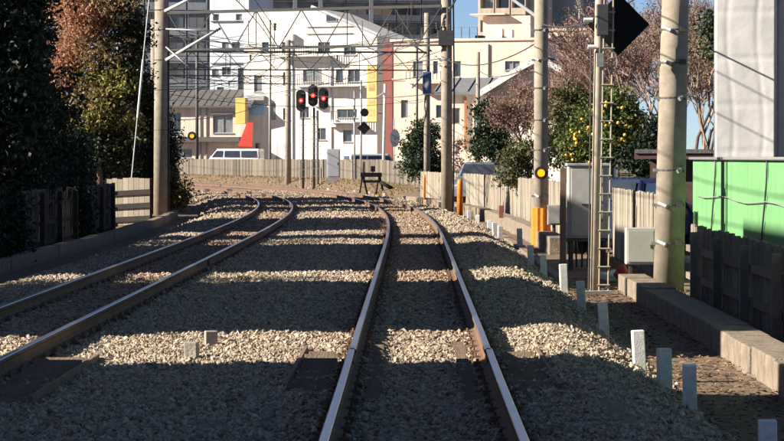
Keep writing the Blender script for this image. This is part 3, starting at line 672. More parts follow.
def contact(u, label):
    t = thing('contact_line', label, 'overhead line', (0, 0, 0))
    ss = list(range(20, 226, 3)); MB().tube([P(s, u, 5.05) for s in ss], .011, 5).build('contact_wire', M_WIRE, t)
    sup = [8, 47, 86, 112.5, 152, 190, 228]
    def mz(s):
        for a, b in zip(sup, sup[1:]):
            if a <= s <= b: x = (s - a) / (b - a); return 5.95 - .42 * 4 * x * (1 - x)
        return 5.9
    MB().tube([P(s, u, mz(s)) for s in ss], .011, 5).build('messenger_wire', M_WIRE, t)
    for s in range(26, 222, 6): MB().tube([P(s, u, 5.05), P(s, u, mz(s))], .006, 4).build('dropper', M_WIRE, t)
    for s in (86, 112.5, 152):
        put('insulator', insm, t, P(s, u, 5.95)); MB().bar(P(s, u - .9, 5.45), P(s, u, 5.1), .035).build('steady_arm', M_GSTEEL, t); MB().bar(P(s, u - .9, 5.45), P(s, u - .9, 6.3), .035).build('drop_tube', M_GSTEEL, t)
contact(0, 'overhead contact line above the right-hand track'); contact(LU, 'overhead contact line above the left-hand track')
def sagline(a, b, sag, n=14): return [Vector(a).lerp(Vector(b), i / n) - Vector((0, 0, sag * 4 * (i / n) * (1 - i / n))) for i in range(n + 1)]
for i, (a, b, lab) in enumerate((((448, 14, 84), (520, -60, 70), 'thick cable curving up right from the right catenary pole'), ((165, 75, 88), (427, 76, 113), 'cross wire sagging between the left pole and the slim pole'),
        ((167, 36, 88), (446, 36, 84), 'cross wire just above the lower chord of the near gantry'), ((164, 92, 88), (288, 60, 151), 'feeder wire running to the pole beside the red signals'), ((288, 58, 151), (445, 58, 84), 'feeder wire between the far pole and the right catenary pole'),
        ((288, 70, 151), (427, 40, 113), 'lower feeder wire running up to the slim pole'), ((383, 92, 146), (427, 100, 113), 'short wire from the white post to the slim pole'), ((478, 70, 118), (541, 60, 58), 'wire from the wooden pole to the amber lamp pole'),
        ((166, 120, 88), (270, 100, 168), 'low service wire left of the red signals'), ((197, 62, 186), (361, 100, 141), 'far service wire crossing the white building'), ((160, 25, 88), (288, 46, 151), 'upper feeder wire towards the far pole'), ((288, 90, 151), (446, 92, 84), 'lowest feeder wire crossing the beige building'),
        ((447, 60, 84), (541, 40, 58), 'wire between the right catenary pole and the amber lamp pole'), ((541, 24, 58), (672, -30, 37.6), 'wire rising to the thick pole from the amber lamp pole'))):
    wire(lab, sagline(at(*a), at(*b), .35 if i else -.5), .03 if i == 0 else .016)
wq = random.Random(21)
for i in range(12):
    a = (163 + wq.uniform(-2, 2), 18 + i * 7.5, 88); b = ((288, 151), (427, 113), (446, 84))[i % 3]; zb_ = wq.uniform(20, 105)
    wire('fine service wire behind the near gantry, %s from the top at the left pole' % ORD[i], sagline(at(*a), at(b[0], zb_, b[1]), wq.uniform(.2, .7)), .011)
o = MB().tube([at(505, -6, 75), at(540, 19, 58)], .045, 8).build('bracing_arm', M_GSTEEL); tag(o, 'pale brace arm slanting down to the amber lamp pole top', 'brace arm')

# ------------------------------------------------------------------ buildings
class Bld:
    """a building whose front lies in a vertical plane through (px0, d), turned by a degrees"""
    def __init__(s, name, label, px0, px1, ytop, d, a, depth, m, cat='building', zb=-.6, z_top=None):
        s.a = R(a); p0 = at(px0, 158, d); s.o = Vector((p0.x, p0.y, zb)); s.e = Vector((math.cos(s.a), math.sin(s.a), 0)); s.n = Vector((math.sin(s.a), -math.cos(s.a), 0))
        s.t = thing(name, label, cat, s.o, s.a); s.W = s.uv(px1, 158)[0]; s.H = s.uv(px0, ytop)[1] if z_top is None else z_top - zb; s.D = depth; s.m = m; s.wins = []
    def uv(s, px, py):
        v = ray(px, py); k = (s.o - EYE).dot(s.n) / v.dot(s.n); p = EYE + v * k - s.o; return (p.dot(s.e), p.z)
    def rect(s, x0, x1, y0, y1):
        a, b = s.uv(x0, y1), s.uv(x1, y0); return a[0], b[0], a[1], b[1]
    def wall(s, rects, prof=None, m=None, dep=.16):
        """front wall with real openings, side and back walls; rects in local u, z"""
        W, H = s.W, s.H; mb = MB(); xs = sorted({0, W} | {r[i] for r in rects for i in (0, 1)}); zs = sorted({0, H} | {r[i] for r in rects for i in (2, 3)})
        for x0, x1 in zip(xs, xs[1:]):
            for z0, z1 in zip(zs, zs[1:]):
                cx, cz = (x0 + x1) / 2, (z0 + z1) / 2
                if any(r[0] < cx < r[1] and r[2] < cz < r[3] for r in rects): continue
                mb.add([(x0, 0, z0), (x1, 0, z0), (x1, 0, z1), (x0, 0, z1)], [(0, 1, 2, 3)])
        for r in rects:
            x0, x1, z0, z1 = r; A = [(x0, 0, z0), (x1, 0, z0), (x1, 0, z1), (x0, 0, z1)]; B = [(x, dep, z) for x, _, z in A]
            mb.add(A + B, [(0, 1, 5, 4), (1, 2, 6, 5), (2, 3, 7, 6), (3, 0, 4, 7)])
        D = s.D
        mb.add([(0, 0, 0), (0, D, 0), (0, D, H), (0, 0, H)], [(0, 1, 2, 3)]); mb.add([(W, 0, 0), (W, 0, H), (W, D, H), (W, D, 0)], [(0, 1, 2, 3)])
        mb.add([(0, D, 0), (W, D, 0), (W, D, H), (0, D, H)], [(0, 1, 2, 3)]); mb.add([(0, 0, H), (W, 0, H), (W, D, H), (0, D, H)], [(0, 1, 2, 3)])
        me = mb.mesh('wall', m or s.m)
        o = put('wall', me, s.t)
        fr = MATS['window_frame']
        for i, r in enumerate(rects):
            x0, x1, z0, z1 = r; f = MB(); k = .06; y = dep - .05
            for c, sz in ((((x0 + x1) / 2, y, z0 + k / 2), (x1 - x0, .06, k)), (((x0 + x1) / 2, y, z1 - k / 2), (x1 - x0, .06, k)), ((x0 + k / 2, y, (z0 + z1) / 2), (k, .06, z1 - z0 - 2 * k)), ((x1 - k / 2, y, (z0 + z1) / 2), (k, .06, z1 - z0 - 2 * k))): f.box(c, sz)
            if x1 - x0 > .9: f.box(((x0 + x1) / 2, y, (z0 + z1) / 2), (k, .05, z1 - z0 - 2 * k))
            wo = f.build('window', fr, s.t)
            pn = MB(); pn.add([(x0, dep, z0), (x1, dep, z0), (x1, dep, z1), (x0, dep, z1)], [(0, 1, 2, 3)]); pn.build('pane', M_GLASSB if (i * 7) % 3 == 0 else M_GLASS, wo)
            if x1 - x0 > .7: MB().box(((x0 + x1) / 2, -.04, z0 - .035), (x1 - x0 + .12, .1, .06)).build('sill', fr, wo)
        return o
    def box(s, name, u0, u1, z0, z1, y0, y1, m, parent=None, bevel=0):
        return MB().box(((u0 + u1) / 2, (y0 + y1) / 2, (z0 + z1) / 2), (u1 - u0, y1 - y0, z1 - z0)).build(name, m, parent or s.t, bevel=bevel)
    def pbox(s, name, x0, x1, y0, y1, ya, yb, m, parent=None):
        u0, u1, z0, z1 = s.rect(x0, x1, y0, y1); return s.box(name, u0, u1, z0, z1, ya, yb, m, parent)
    def parapet(s, h=.3, m=None):
        s.box('parapet', -.12, s.W + .12, s.H + .003, s.H + h, -.12, s.D + .12, m or s.m)
M_CREAM = facade_mat('cream_wall', (.78, .67, .56)); M_WHITEW = facade_mat('white_wall', (.82, .78, .70), .86); M_BEIGE = facade_mat('beige_wall', (.80, .63, .51), .88)
M_BWHITE = facade_mat('cool_white_wall', (.62, .69, .76), .85); M_BLUEG = facade_mat('blue_grey_wall', (.26, .285, .33), .8); M_TAN = facade_mat('tan_wall', (.56, .47, .38)); M_BROWN = facade_mat('red_brown_tile', (.30, .10, .085)); M_BGREY = facade_mat('balcony_panel', (.46, .49, .53), .85)
def ridge_roof(B, over, rise, m, name='roof'):
    """gabled roof, ridge along the front"""
    W, D, H = B.W, B.D, B.H; o = over; mb = MB()
    for sgn in (0, 1):
        y0 = -o if sgn == 0 else D + o; ym = D / 2
        A = [(-o, y0, H - .1), (W + o, y0, H - .1), (W + o, ym, H + rise), (-o, ym, H + rise)]; t_ = .16
        mb.add([Vector(p) for p in A] + [Vector(p) + Vector((0, 0, t_)) for p in A], [(0, 1, 2, 3), (4, 5, 6, 7), (0, 1, 5, 4), (1, 2, 6, 5), (2, 3, 7, 6), (3, 0, 4, 7)])
    for x in (0, W): mb.add([(x, 0, H), (x, D, H), (x, D / 2, H + rise)], [(0, 1, 2)])
    r_ = mb.build(name, m, B.t)
    n = int(W / .6)
    for i in range(n + 1):       # tile ribs
        x = -o + (W + 2 * o) * i / n; MB().bar((x, -o, H + .08), (x, D / 2, H + rise + .18), .08, .06).build('tile_rib', m, r_)
    return r_
def balconies(B, rows, cols, x0, x1, z0, dz, m_rail, inset=.0):
    """rows x cols bays: dark recess windows and a balcony with a solid front for each"""
    bw = (x1 - x0) / cols; wins = []
    for r in range(rows):
        for c in range(cols):
            wins.append((x0 + c * bw + bw * .12, x0 + (c + 1) * bw - bw * .12, z0 + r * dz + .25, z0 + r * dz + 2.35))
    return wins, bw
def add_balc(B, rows, cols, x0, x1, z0, dz, m, proj=1.2, h=1.0):
    bw = (x1 - x0) / cols
    for r in range(rows):
        for c in range(cols):
            a, b = x0 + c * bw + .08, x0 + (c + 1) * bw - .08; z = z0 + r * dz
            s_ = B.box('balcony', a, b, z - .12, z + .02, -proj, -.003, m)
            B.box('parapet', a, b, z + .12, z + h, -proj, -proj + .1, m, s_)
            for xx in (a, b - .12): B.box('divider', xx, xx + .12, z + .02, z + 2.6, -proj + .1, -.003, m, s_)

# tiled two-storey house
B = Bld('tiled_house', 'cream two-storey house with dark tiled roof behind the white van', 110, 246, 107, 212, -11, 6, M_CREAM, 'house')
B.wall([B.rect(213, 233, 115, 133), B.rect(166, 181, 113, 132), B.rect(174, 192, 149, 158), B.rect(138, 152, 115, 131)])
ridge_roof(B, .6, 1.35, M_ROOF); B.pbox('canopy', 165, 242, 137, 142, -.9, -.003, M_ROOF)
for px in (200, 206): B.pbox('drainpipe', px, px + 1.1, 108, 165, -.1, -.003, M_FRAME)
B.pbox('shutter_box', 212, 234, 111.5, 114, -.22, -.003, M_FRAME)
# white building in the middle
B = Bld('white_building', 'bright white building with sloping roof edge behind the red signals', 244, 377, 38, 211, -20, 9, M_WHITEW)
W0 = B.W
B.wall([B.rect(303, 322, 69, 82), B.rect(336, 343, 69, 83), B.rect(348, 360, 69, 82), B.rect(270, 276, 103, 120), B.rect(255, 260, 143, 161), B.rect(337, 357, 109, 118), B.rect(254, 262, 76, 92), B.rect(318, 326, 128, 140), B.rect(262, 270, 42, 52), B.rect(282, 290, 42, 52), B.rect(318, 330, 42, 52), B.rect(344, 356, 46, 55), B.rect(283, 292, 72, 84), B.rect(300, 309, 107, 118), B.rect(343, 352, 130, 142), B.rect(283, 291, 108, 120)])
for x0, x1, y in ((299, 363, 86), (279, 332, 56), (335, 360, 122)):
    bs = B.pbox('balcony', x0, x1, y, y + 1.4, -1.0, -.003, M_BGREY); B.pbox('handrail', x0, x1, y - 11, y - 10.3, -.98, -.92, M_DSTEEL, bs)
    for k in range(int((x1 - x0) / 2.4) + 1): B.pbox('baluster', x0 + k * 2.4, x0 + k * 2.4 + .4, y - 10.3, y, -.97, -.93, M_DSTEEL, bs)
u0, z0 = B.uv(258, 9); u1, _ = B.uv(312, 12)
mb = MB(); mb.add([(0, 0, B.H), (B.W, 0, B.H), (u1, 0, z0), (max(u0, .1), 0, z0), (0, 0, z0 - .4)] + [(0, B.D, B.H), (B.W, B.D, B.H), (u1, B.D, z0), (max(u0, .1), B.D, z0), (0, B.D, z0 - .4)], [(0, 1, 2, 3, 4), (5, 9, 8, 7, 6), (1, 6, 7, 2), (2, 7, 8, 3), (3, 8, 9, 4), (0, 4, 9, 5)])
gbl = mb.build('upper_gable', M_WHITEW, B.t)
MB().bar((u1, -.12, z0 + .12), (B.W + .3, -.12, B.H + .05), .25, .22).build('roof_edge', M_BGREY, gbl)
r_ = B.rect(326, 337, 14, 22); w_ = B.box('window', r_[0], r_[1], r_[2], r_[3], -.08, -.003, M_FRAME); B.box('pane', r_[0] + .08, r_[1] - .08, r_[2] + .08, r_[3] - .08, -.1, -.083, M_GLASS, w_)
for y in (26, 33): B.pbox('ledge', 306, 353, y, y + 1, -.15, -.003, M_BGREY)
B.pbox('blue_sign', 251, 264, 104, 115, -.14, -.003, mat('sign_cyan', (.16, .5, .75), (.4, .7, .85), 2, .4)); B.pbox('sign_header', 250, 266, 96, 100.5, -.5, -.003, M_FRAME)
B.pbox('ground_shutter', 276, 292, 142, 165, -.06, -.003, M_BGREY)
B.pbox('drainpipe', 292, 293.2, 40, 165, -.12, -.003, M_BGREY); B.pbox('drainpipe', 331, 332, 60, 165, -.12, -.003, M_BGREY)
for (a_, b_) in ((331, 120), (288, 34), (315, 100)): B.pbox('air_conditioner', a_, a_ + 7, b_, b_ + 7, -.5, -.003, M_WHITE)
# yellow hanging sign and red awning on its corner
q = at(236, 98, 203); t = thing('shop_sign', 'yellow upright shop sign above the red awning', 'sign', (q.x, q.y, at(241, 124, 203).z), R(-20))
hh = (124 - 98) * 203 / F; MB().box((.45, 0, hh / 2), (.88, .3, hh)).build('panel', mat('sign_yellow', (.58, .40, .09), (.5, .33, .07), 3, .5), t, bevel=.03)
MB().bar((.2, .15, hh * .8), (.2, 1.4, hh * .8), .06).build('arm', M_DSTEEL, t); MB().bar((.2, .15, hh * .2), (.2, 1.4, hh * .2), .06).build('arm', M_DSTEEL, t)
t = thing('shop_awning', 'red sloping awning below the yellow shop sign', 'awning', at(247, 123, 206))
a, b, c, d_ = at(247, 123, 206), at(253, 123, 206), at(252, 147, 203.5), at(238, 146, 203.5); o = Vector(t.location)
MB().prism([p - o for p in (a, b, c, d_)], (0, 0, 0), (0, .06, .05)).build('canopy', mat('awning_red', (.55, .05, .035), (.42, .04, .03), 3, .7), t)
MB().prism([p - o for p in (d_, c, c - Vector((0, 0, .35)), d_ - Vector((0, 0, .35)))], (0, 0, 0), (0, .04, 0)).build('valance', mat('awning_red', (1, 0, 0)), t)
for p in (c, d_): MB().bar(p - o, p - o + Vector((.1, 3, .1)), .04).build('arm', M_DSTEEL, t)
q = at(367, 65, 196); t = thing('shop_sign', 'tall yellow upright shop sign on the corner of the white building', 'sign', (q.x, q.y, at(367, 122, 196).z), R(-20)); hh = (122 - 65) * 196 / F
MB().box((.46, 0, hh / 2), (.86, .34, hh)).build('panel', mat('sign_yellow2', (.60, .46, .19), (.55, .37, .11), 1.2, .5), t, bevel=.03)
for k in range(4): MB().box((.46, -.176, hh * (.16 + .22 * k)), (.5, .012, hh * .12)).build('faded_patch', mat('sign_faded', (.50, .16, .06), (.60, .42, .16), 2.2, .6), t)
for k in (.15, .85): MB().bar((.86, .1, hh * k), (1.6, 2.5, hh * k), .07).build('arm', M_DSTEEL, t)
# cool white taller block
B = Bld('white_block', 'tall cool-white building behind the tiled house', 210, 249, -25, 262, -12, 10, M_BWHITE)
B.wall([B.rect(x, x + w_, y, y + h_) for x, w_, y, h_ in ((212, 7, 69, 7), (222, 9, 67, 8), (217, 7, 87, 7), (222, 7, 42, 8), (232, 8, 42, 8), (213, 6, 14, 8), (236, 6, 14, 8), (238, 6, 68, 22))])
for y in (20, 48, 62): B.pbox('band', 210, 248, y, y + 1.3, -.2, -.003, M_BGREY)
B.parapet()
# blue-grey balcony block on the left
B = Bld('balcony_block', 'blue-grey apartment block with stacked balconies behind the left pole', 120, 211, -30, 290, 8, 12, M_BLUEG)
ws, bw = balconies(B, 8, 4, .4, B.W - .4, 1.5, 2.95, None); B.wall(ws); add_balc(B, 8, 4, .4, B.W - .4, 1.5, 2.95, M_BGREY); B.parapet()
# dark high-rise behind
B = Bld('dark_tower_block', 'dark grey high-rise with pale balconies rising behind the white building', 240, 448, -60, 380, 10, 16, M_BLUEG)
ws, bw = balconies(B, 11, 8, .5, B.W - .5, 2, 3.0, None); B.wall(ws); add_balc(B, 11, 8, .5, B.W - .5, 2, 3.0, M_BLUEG, 1.3, 1.05); B.parapet()
for c in (0, 2, 3, 5): B.box('stair_panel', .5 + c * bw - .3, .5 + c * bw + .3, 0, B.H, -1.35, -.004, M_BGREY)
# beige building
B = Bld('beige_building', 'pinkish beige flat-roofed building with a rooftop railing behind the right pole', 392, 545, 42, 178, -16, 12, M_BEIGE)
B.wall([B.rect(413, 423, 61, 77), B.rect(433, 438, 61, 74), B.rect(453, 461, 61, 77), B.rect(505, 520, 61, 70), B.rect(452, 462, 105, 122), B.rect(436, 443, 105, 118), B.rect(401, 408, 100, 118), B.rect(413, 420, 128, 142)])
B.parapet(.18); B.pbox('brown_strip', 383, 392.5, 42, 165, -.05, 6, M_BROWN); B.box('string_course', 0, B.W, B.H - 2.75, B.H - 2.6, -.06, -.003, M_BEIGE)
B.pbox('balcony', 410, 462, 80, 84, -1.1, -.003, M_BEIGE); 
for i in range(14): B.pbox('baluster', 410 + i * 3.8, 410.5 + i * 3.8, 72, 80, -1.05, -1.0, M_DSTEEL)
B.pbox('handrail', 410, 462, 71.4, 72.2, -1.08, -.98, M_DSTEEL)
ph = B.pbox('penthouse', 476, 524, 14, 39, 2, 8, M_BEIGE); B.pbox('penthouse_roof', 465, 500, 12, 14, 1.4, 8.3, M_BEIGE)
for y in (27, 33): B.pbox('roof_rail', 420, 476, y, y + .7, .3, .36, M_DSTEEL)
for i in range(8): B.pbox('rail_post', 420 + i * 8, 420.7 + i * 8, 27, 41, .3, .36, M_DSTEEL)
for x0, x1, y0, y1, m_ in ((473, 481, 35, 40, M_BLACK), (496, 505, 36, 40, M_BLACK), (492, 500, 28, 38, M_WHITE), (503, 510, 29, 38, M_WHITE), (421, 425, 34, 40, M_WHITE)): B.pbox('roof_unit', x0, x1, y0, y1, .6, 1.3, m_)
for px in (448, 488): B.pbox('drainpipe', px, px + .9, 44, 165, -.12, -.003, M_FRAME)
# beige high-rise, right top
B = Bld('tan_tower_block', 'tan high-rise with open balconies above the beige building', 478, 531, -50, 330, -15, 14, M_TAN)
ws, bw = balconies(B, 9, 3, .4, B.W - .4, 2.2, 3.1, None); B.wall(ws); add_balc(B, 9, 3, .4, B.W - .4, 2.2, 3.1, M_TAN, 1.4); B.parapet()
B = Bld('slate_tower_block', 'slate-blue high-rise with small windows behind the bare trees', 531, 607, -50, 345, 12, 14, M_BLUEG)
ws = []
for r in range(9):
    for c in range(4):
        x = 1.0 + c * (B.W - 1.5) / 4; ws.append((x, x + (1.5 if c % 2 else 1.1), 2.6 + r * 3.1, 3.9 + r * 3.1))
B.wall(ws); B.parapet(); B.box('pilaster', B.W * .62, B.W * .62 + .6, 0, B.H, -.4, -.003, M_BGREY)
B = Bld('cream_block', 'low cream block glimpsed through the bare trees', 546, 592, 31, 200, -18, 8, M_CREAM); B.wall([B.rect(556, 564, 36, 42), B.rect(572, 580, 36, 42)]); B.parapet(.2)
# gabled house and small grey roofed house
B = Bld('gabled_house', 'white gabled house with a broad pale roof edge behind the dark shrub', 486, 596, 92, 128, -14, 7, M_WHITEW, 'house')
B.wall([B.rect(500, 508, 104, 118), B.rect(560, 575, 104, 120)])
ap = B.uv(545, 58); W, H = B.W, B.H; o_ = .25
MB().prism([(0, 0, H + .002), (W, 0, H + .002), (W / 2, 0, ap[1] - .15)], (0, 0, 0), (0, B.D, 0)).build('gable', M_WHITEW, B.t)
for sg in (-1, 1):
    e = Vector((W / 2 + sg * (W / 2 + .35), 0, H - .18)); a = Vector((W / 2, 0, ap[1])); r_ = MB(); r_.prism([e + Vector((0, -.5, 0)), a + Vector((0, -.5, 0)), a + Vector((0, B.D + .5, 0)), e + Vector((0, B.D + .5, 0))], (0, 0, 0), (0, 0, .12)); ro = r_.build('roof', M_ROOF, B.t)
    MB().bar(e + Vector((0, -.52, .03)), a + Vector((0, -.52, .03)), .06, .3).build('bargeboard', M_WHITE, ro)
B = Bld('small_house', 'small cream house with a grey roof left of the dark shrub', 442, 494, 93, 134, -10, 6, M_CREAM, 'house')
B.wall([B.rect(452, 460, 108, 124), B.rect(474, 482, 112, 130)]); ridge_roof(B, .35, .75, mat('grey_roof', (.22, .22, .23), (.14, .14, .15), 7, .7)); B.pbox('downpipe', 464.5, 467, 97, 150, -.12, -.003, mat('copper_pipe', (.45, .19, .09), (.33, .13, .07), 5, .5))
# dark shed right of the thick pole
B = Bld('dark_shed', 'dark low shed between the thick pole and the white tarpaulin', 650, 722, 153.5, 54, -10, 3, mat('shed_board', (.09, .06, .05), (.05, .035, .03), 6, .9), 'shed'); B.wall([]); B.box('roof', -.3, B.W + .3, B.H + .003, B.H + .09, -.4, 3.2, M_ROOF); B.box('fascia', -.31, B.W + .31, B.H - .12, B.H + .002, -.36, -.3, mat('fascia_red', (.10, .05, .04), (.06, .035, .03), 5, .7))
# the row of houses beyond the left edge whose gaps let the sun strips through
for i, (ya, yb, lab) in enumerate(((-12, 3.6, 'tan rendered house left of the camera'), (4.2, 17.75, 'grey rendered house left of the near tracks'), (22.8, 31.5, 'cream house beyond the first sunlit gap on the left'), (35.9, 46.6, 'brown house behind the trees on the left'), (55.5, 66.5, 'unseen white house added behind the dark evergreen to shade the left track'), (79.2, 83.6, 'unseen narrow tan house added left of the left pole to shade the left track'), (87.5, 93.5, 'unseen cream house added level with the left pole to shade the left track'), (95.5, 103, 'unseen grey house added beyond the left pole to shade the left track'))):
    t = thing('track_house', lab, 'house', (-17 if i < 4 else -23, ya, -.5), 0, 'houses along the left side'); L = yb - ya; m_ = (M_TAN, M_BGREY, M_CREAM, M_BROWN, M_WHITEW, M_TAN, M_CREAM, M_BGREY)[i]  # the set-back houses are unseen blockers, added to darken the left track
    wl = MB(); H = (7.3, 7.3, 7.3, 6.6, 7.0, 7.0, 7.1, 7.0)[i]; wl.prism([(0, 0, 0), (7, 0, 0), (7, 0, H), (3.5, 0, H + 3.3), (0, 0, H)], (0, 0, 0), (0, L, 0)); wl.build('wall', m_, t)
    for sg in (-1, 1):
        e = Vector((3.5 + sg * 3.85, -.0, H - .2)); a = Vector((3.5, 0, H + 3.35)); rf = MB().prism([e + Vector((0, -.02, 0)), a + Vector((0, -.02, 0)), a + Vector((0, L + .02, 0)), e + Vector((0, L + .02, 0))], (0, 0, .01), (0, 0, .13)).build('roof', M_ROOF, t)
    k = 0
    for zz in (1.0, 3.9):
        for yy in np.arange(1.2, L - 1.6, 2.6):
            w_ = MB().box((7.04, yy + .7, zz + .6), (.08, 1.4, 1.25)).build('window', M_FRAME, t); MB().box((7.09, yy + .7, zz + .6), (.02, 1.25, 1.1)).build('pane', M_GLASS, w_)

# ------------------------------------------------------------------ vehicles
def car(label, loc, rz, paint, van=False, L=4.0, Wd=1.66, Hh=1.48, name='parked_car'):
    t = thing(name, label, 'van' if van else 'car', loc, rz)
    if van: prof = [(-.5, .25), (-.5, .95), (-.485, 1.0), (.26, 1.0), (.40, .60), (.485, .52), (.5, .25)]
    else: prof = [(-.5, .22), (-.495, .58), (-.44, .66), (-.33, .98), (.02, 1.0), (.12, .97), (.25, .66), (.47, .56), (.5, .4), (.5, .22)]
    hw = Wd / 2; mb = MB(); secs = [(-1, .88), (-.93, 1), (.93, 1), (1, .88)]; vs = []
    for sy, k in ((-1, .955), (-.9, 1), (.9, 1), (1, .955)):
        for x, z in prof:
            tum = 1 - .14 * max(0, (z - .6) / .4); vs.append((x * L * (k if z > .25 else 1), sy * hw * tum, z * Hh * (k if z > .9 else 1)))
    n = len(prof); fs = [tuple(range(n)), tuple(range(3 * n, 4 * n))[::-1]] + [(i * n + j, i * n + (j + 1) % n, (i + 1) * n + (j + 1) % n, (i + 1) * n + j) for i in range(3) for j in range(n)]
    mb.add(vs, fs); mb.build('body', paint, t, bevel=.03)
    def pane(pts): MB().prism([Vector(p) for p in pts], (0, 0, 0), (0, .0, .012)).build('window', M_GLASS, t)
    for sg in (-1, 1):
        y = lambda z: sg * (hw * (1 - .14 * max(0, (z - .6) / .4)) + .006)
        if van: quads = [((-.45, .66), (-.18, .66), (-.18, .92), (-.45, .92)), ((-.15, .66), (.12, .66), (.12, .92), (-.15, .92)), ((.15, .66), (.35, .66), (.27, .92), (.15, .92))]
        else: quads = [((-.40, .68), (-.12, .68), (-.12, .93), (-.31, .93)), ((-.09, .68), (.2, .68), (.09, .93), (-.09, .93))]
        for q in quads:
            MB().prism([Vector((x * L, y(z), z * Hh)) for x, z in q], (0, 0, 0), (0, sg * .014, 0)).build('window', M_GLASS, t)
        for wx in (-.31, .31):
            wt = MB().tube([(wx * L, sg * (hw - .16), .3), (wx * L, sg * (hw + .01), .3)], .3, 20).build('wheel', M_BLACK, t); MB().tube([(wx * L, sg * (hw + .01), .3), (wx * L, sg * (hw + .022), .3)], .19, 14).build('rim', M_GSTEEL, wt)
        MB().box((L * .475, sg * hw * .72, Hh * .46), (.12, .24, .13)).build('headlight', M_WHITE, t); MB().box((-L * .49, sg * hw * .78, Hh * .5), (.08, .16, .22)).build('tail_light', mat('tail_red', (.4, .02, .02), (.3, .015, .015), 5, .3), t)
    if van: A = ((.275, .97), (.385, .64)); 
    else: A = ((.125, .95), (.235, .69))
    (x1, z1), (x0, z0) = A; k = .02
    MB().prism([Vector((x0 * L + k, -hw * .82, z0 * Hh)), Vector((x0 * L + k, hw * .82, z0 * Hh)), Vector((x1 * L + k, hw * .74, z1 * Hh)), Vector((x1 * L + k, -hw * .74, z1 * Hh))], (0, 0, 0), (.015, 0, .012)).build('windscreen', M_GLASS, t)
    x0, x1 = (-.5, -.492) if van else (-.425, -.345); z0, z1 = (.62, .92) if van else (.7, .94)
    MB().prism([Vector((x0 * L - k, -hw * .78, z0 * Hh)), Vector((x0 * L - k, hw * .78, z0 * Hh)), Vector((x1 * L - k, hw * .72, z1 * Hh)), Vector((x1 * L - k, -hw * .72, z1 * Hh))], (0, 0, 0), (-.015, 0, .012)).build('rear_window', M_GLASS, t)
    return t
PW = mat('car_white', (.78, .79, .80), (.72, .73, .74), 1, .25, coat=.6); PB = mat('car_navy', (.03, .045, .10), (.025, .035, .08), 1, .25, coat=.8); PS = mat('car_silver', (.16, .18, .23), (.14, .16, .2), 1, .3, coat=.5)
q = at(234, 176, 196); car('white van parked in front of the tiled house behind the far fence', (q.x, q.y, .38), R(180 - 12), PW, True, 4.5, 1.7, 1.92, 'parked_van')
q = at(630, 190, 52.5); car('dark blue car parked behind the short plank fence', (q.x + .15, q.y + .4, -.42), R(62), PB, False, 3.9, 1.66, 1.60)
q = at(484, 172, 98); car('silver-blue car parked behind the long pale fence by the dark shrub', (q.x, q.y + 1, -.3), R(255), PS, False, 4.1, 1.7, 1.72)
q = at(372, 170, 160); car('white small van partly hidden behind the black stop frame', (q.x, q.y, .1), R(20), PW, True, 3.4, 1.5, 1.75, 'parked_van')

# ------------------------------------------------------------------ vegetation
def leaf_mesh(name, blobs, n, size, m, seed, clump=.28, per=40, flat=0):
    """leaf-sized faces gathered in clumps through the given ellipsoids"""
    rg = np.random.default_rng(seed); V = []; 
    wts = np.array([b[3] * b[4] * b[5] for b in blobs]) ** .75; wts /= wts.sum()
    cs = []
    for k, b in enumerate(blobs):
        nc = max(3, int(n * wts[k] / per)); d = rg.normal(size=(nc, 3)); d /= np.linalg.norm(d, axis=1)[:, None]
        r = (rg.random(nc) ** .45)[:, None]; lump_ = 1 + .22 * np.sin(d[:, :1] * 5 + seed) * np.cos(d[:, 2:] * 4 + seed)
        cs.append(np.array(b[:3]) + d * r * lump_ * np.array(b[3:6]))
    cs = np.concatenate(cs); idx = rg.integers(0, len(cs), n); sc_ = rg.uniform(.55, 1.3, len(cs))
    p = cs[idx] + rg.normal(size=(n, 3)) * (clump * sc_[idx])[:, None] * np.array([1, 1, .75])
    a = rg.normal(size=(n, 3)); a /= np.linalg.norm(a, axis=1)[:, None]; c = rg.normal(size=(n, 3)); c[:, 2] += flat; b2 = np.cross(a, c); b2 /= np.linalg.norm(b2, axis=1)[:, None] + 1e-9
    s = size * rg.uniform(.6, 1.35, n)[:, None]; nn = np.cross(a, b2) * s * .22
    v = np.stack([p - a * s, p + b2 * s * .48 + nn, p + a * s, p - b2 * s * .48 + nn], 1).reshape(-1, 3)
    me = bpy.data.meshes.new(name); me.vertices.add(4 * n); me.vertices.foreach_set('co', v.ravel())
    me.loops.add(4 * n); me.polygons.add(n); me.loops.foreach_set('vertex_index', np.arange(4 * n, dtype=np.int32)); me.polygons.foreach_set('loop_start', np.arange(0, 4 * n, 4, dtype=np.int32))
    me.update(calc_edges=True); me.validate(); me.materials.append(m); return me
def leafm(name, cols, trans=.25): return mat(name, cols[1], cols[0], 1.2, .6, island=cols, trans=trans, spec=.3)
L_DARK = leafm('leaf_dark', [(.008, .015, .008), (.014, .026, .012), (.024, .038, .016), (.013, .02, .013)], .12)
L_CONI = leafm('leaf_conifer', [(.015, .03, .015), (.03, .055, .025), (.05, .075, .035), (.025, .045, .025)], .15)
L_AUT = leafm('leaf_autumn', [(.36, .155, .085), (.44, .215, .125), (.31, .175, .12), (.42, .27, .17)], .35)
L_BROWN = leafm('leaf_brown', [(.23, .15, .08), (.30, .21, .11), (.16, .12, .06), (.36, .28, .14)], .3)
L_YG = leafm('leaf_yellowgreen', [(.17, .18, .05), (.27, .25, .08), (.36, .30, .11), (.11, .13, .04)], .35)
L_CIT = leafm('leaf_citrus', [(.045, .07, .018), (.08, .11, .028), (.13, .15, .04), (.055, .08, .025)], .2)
L_RED = leafm('leaf_reddish', [(.24, .13, .105), (.31, .19, .155), (.2, .125, .1), (.36, .24, .2)], .3)
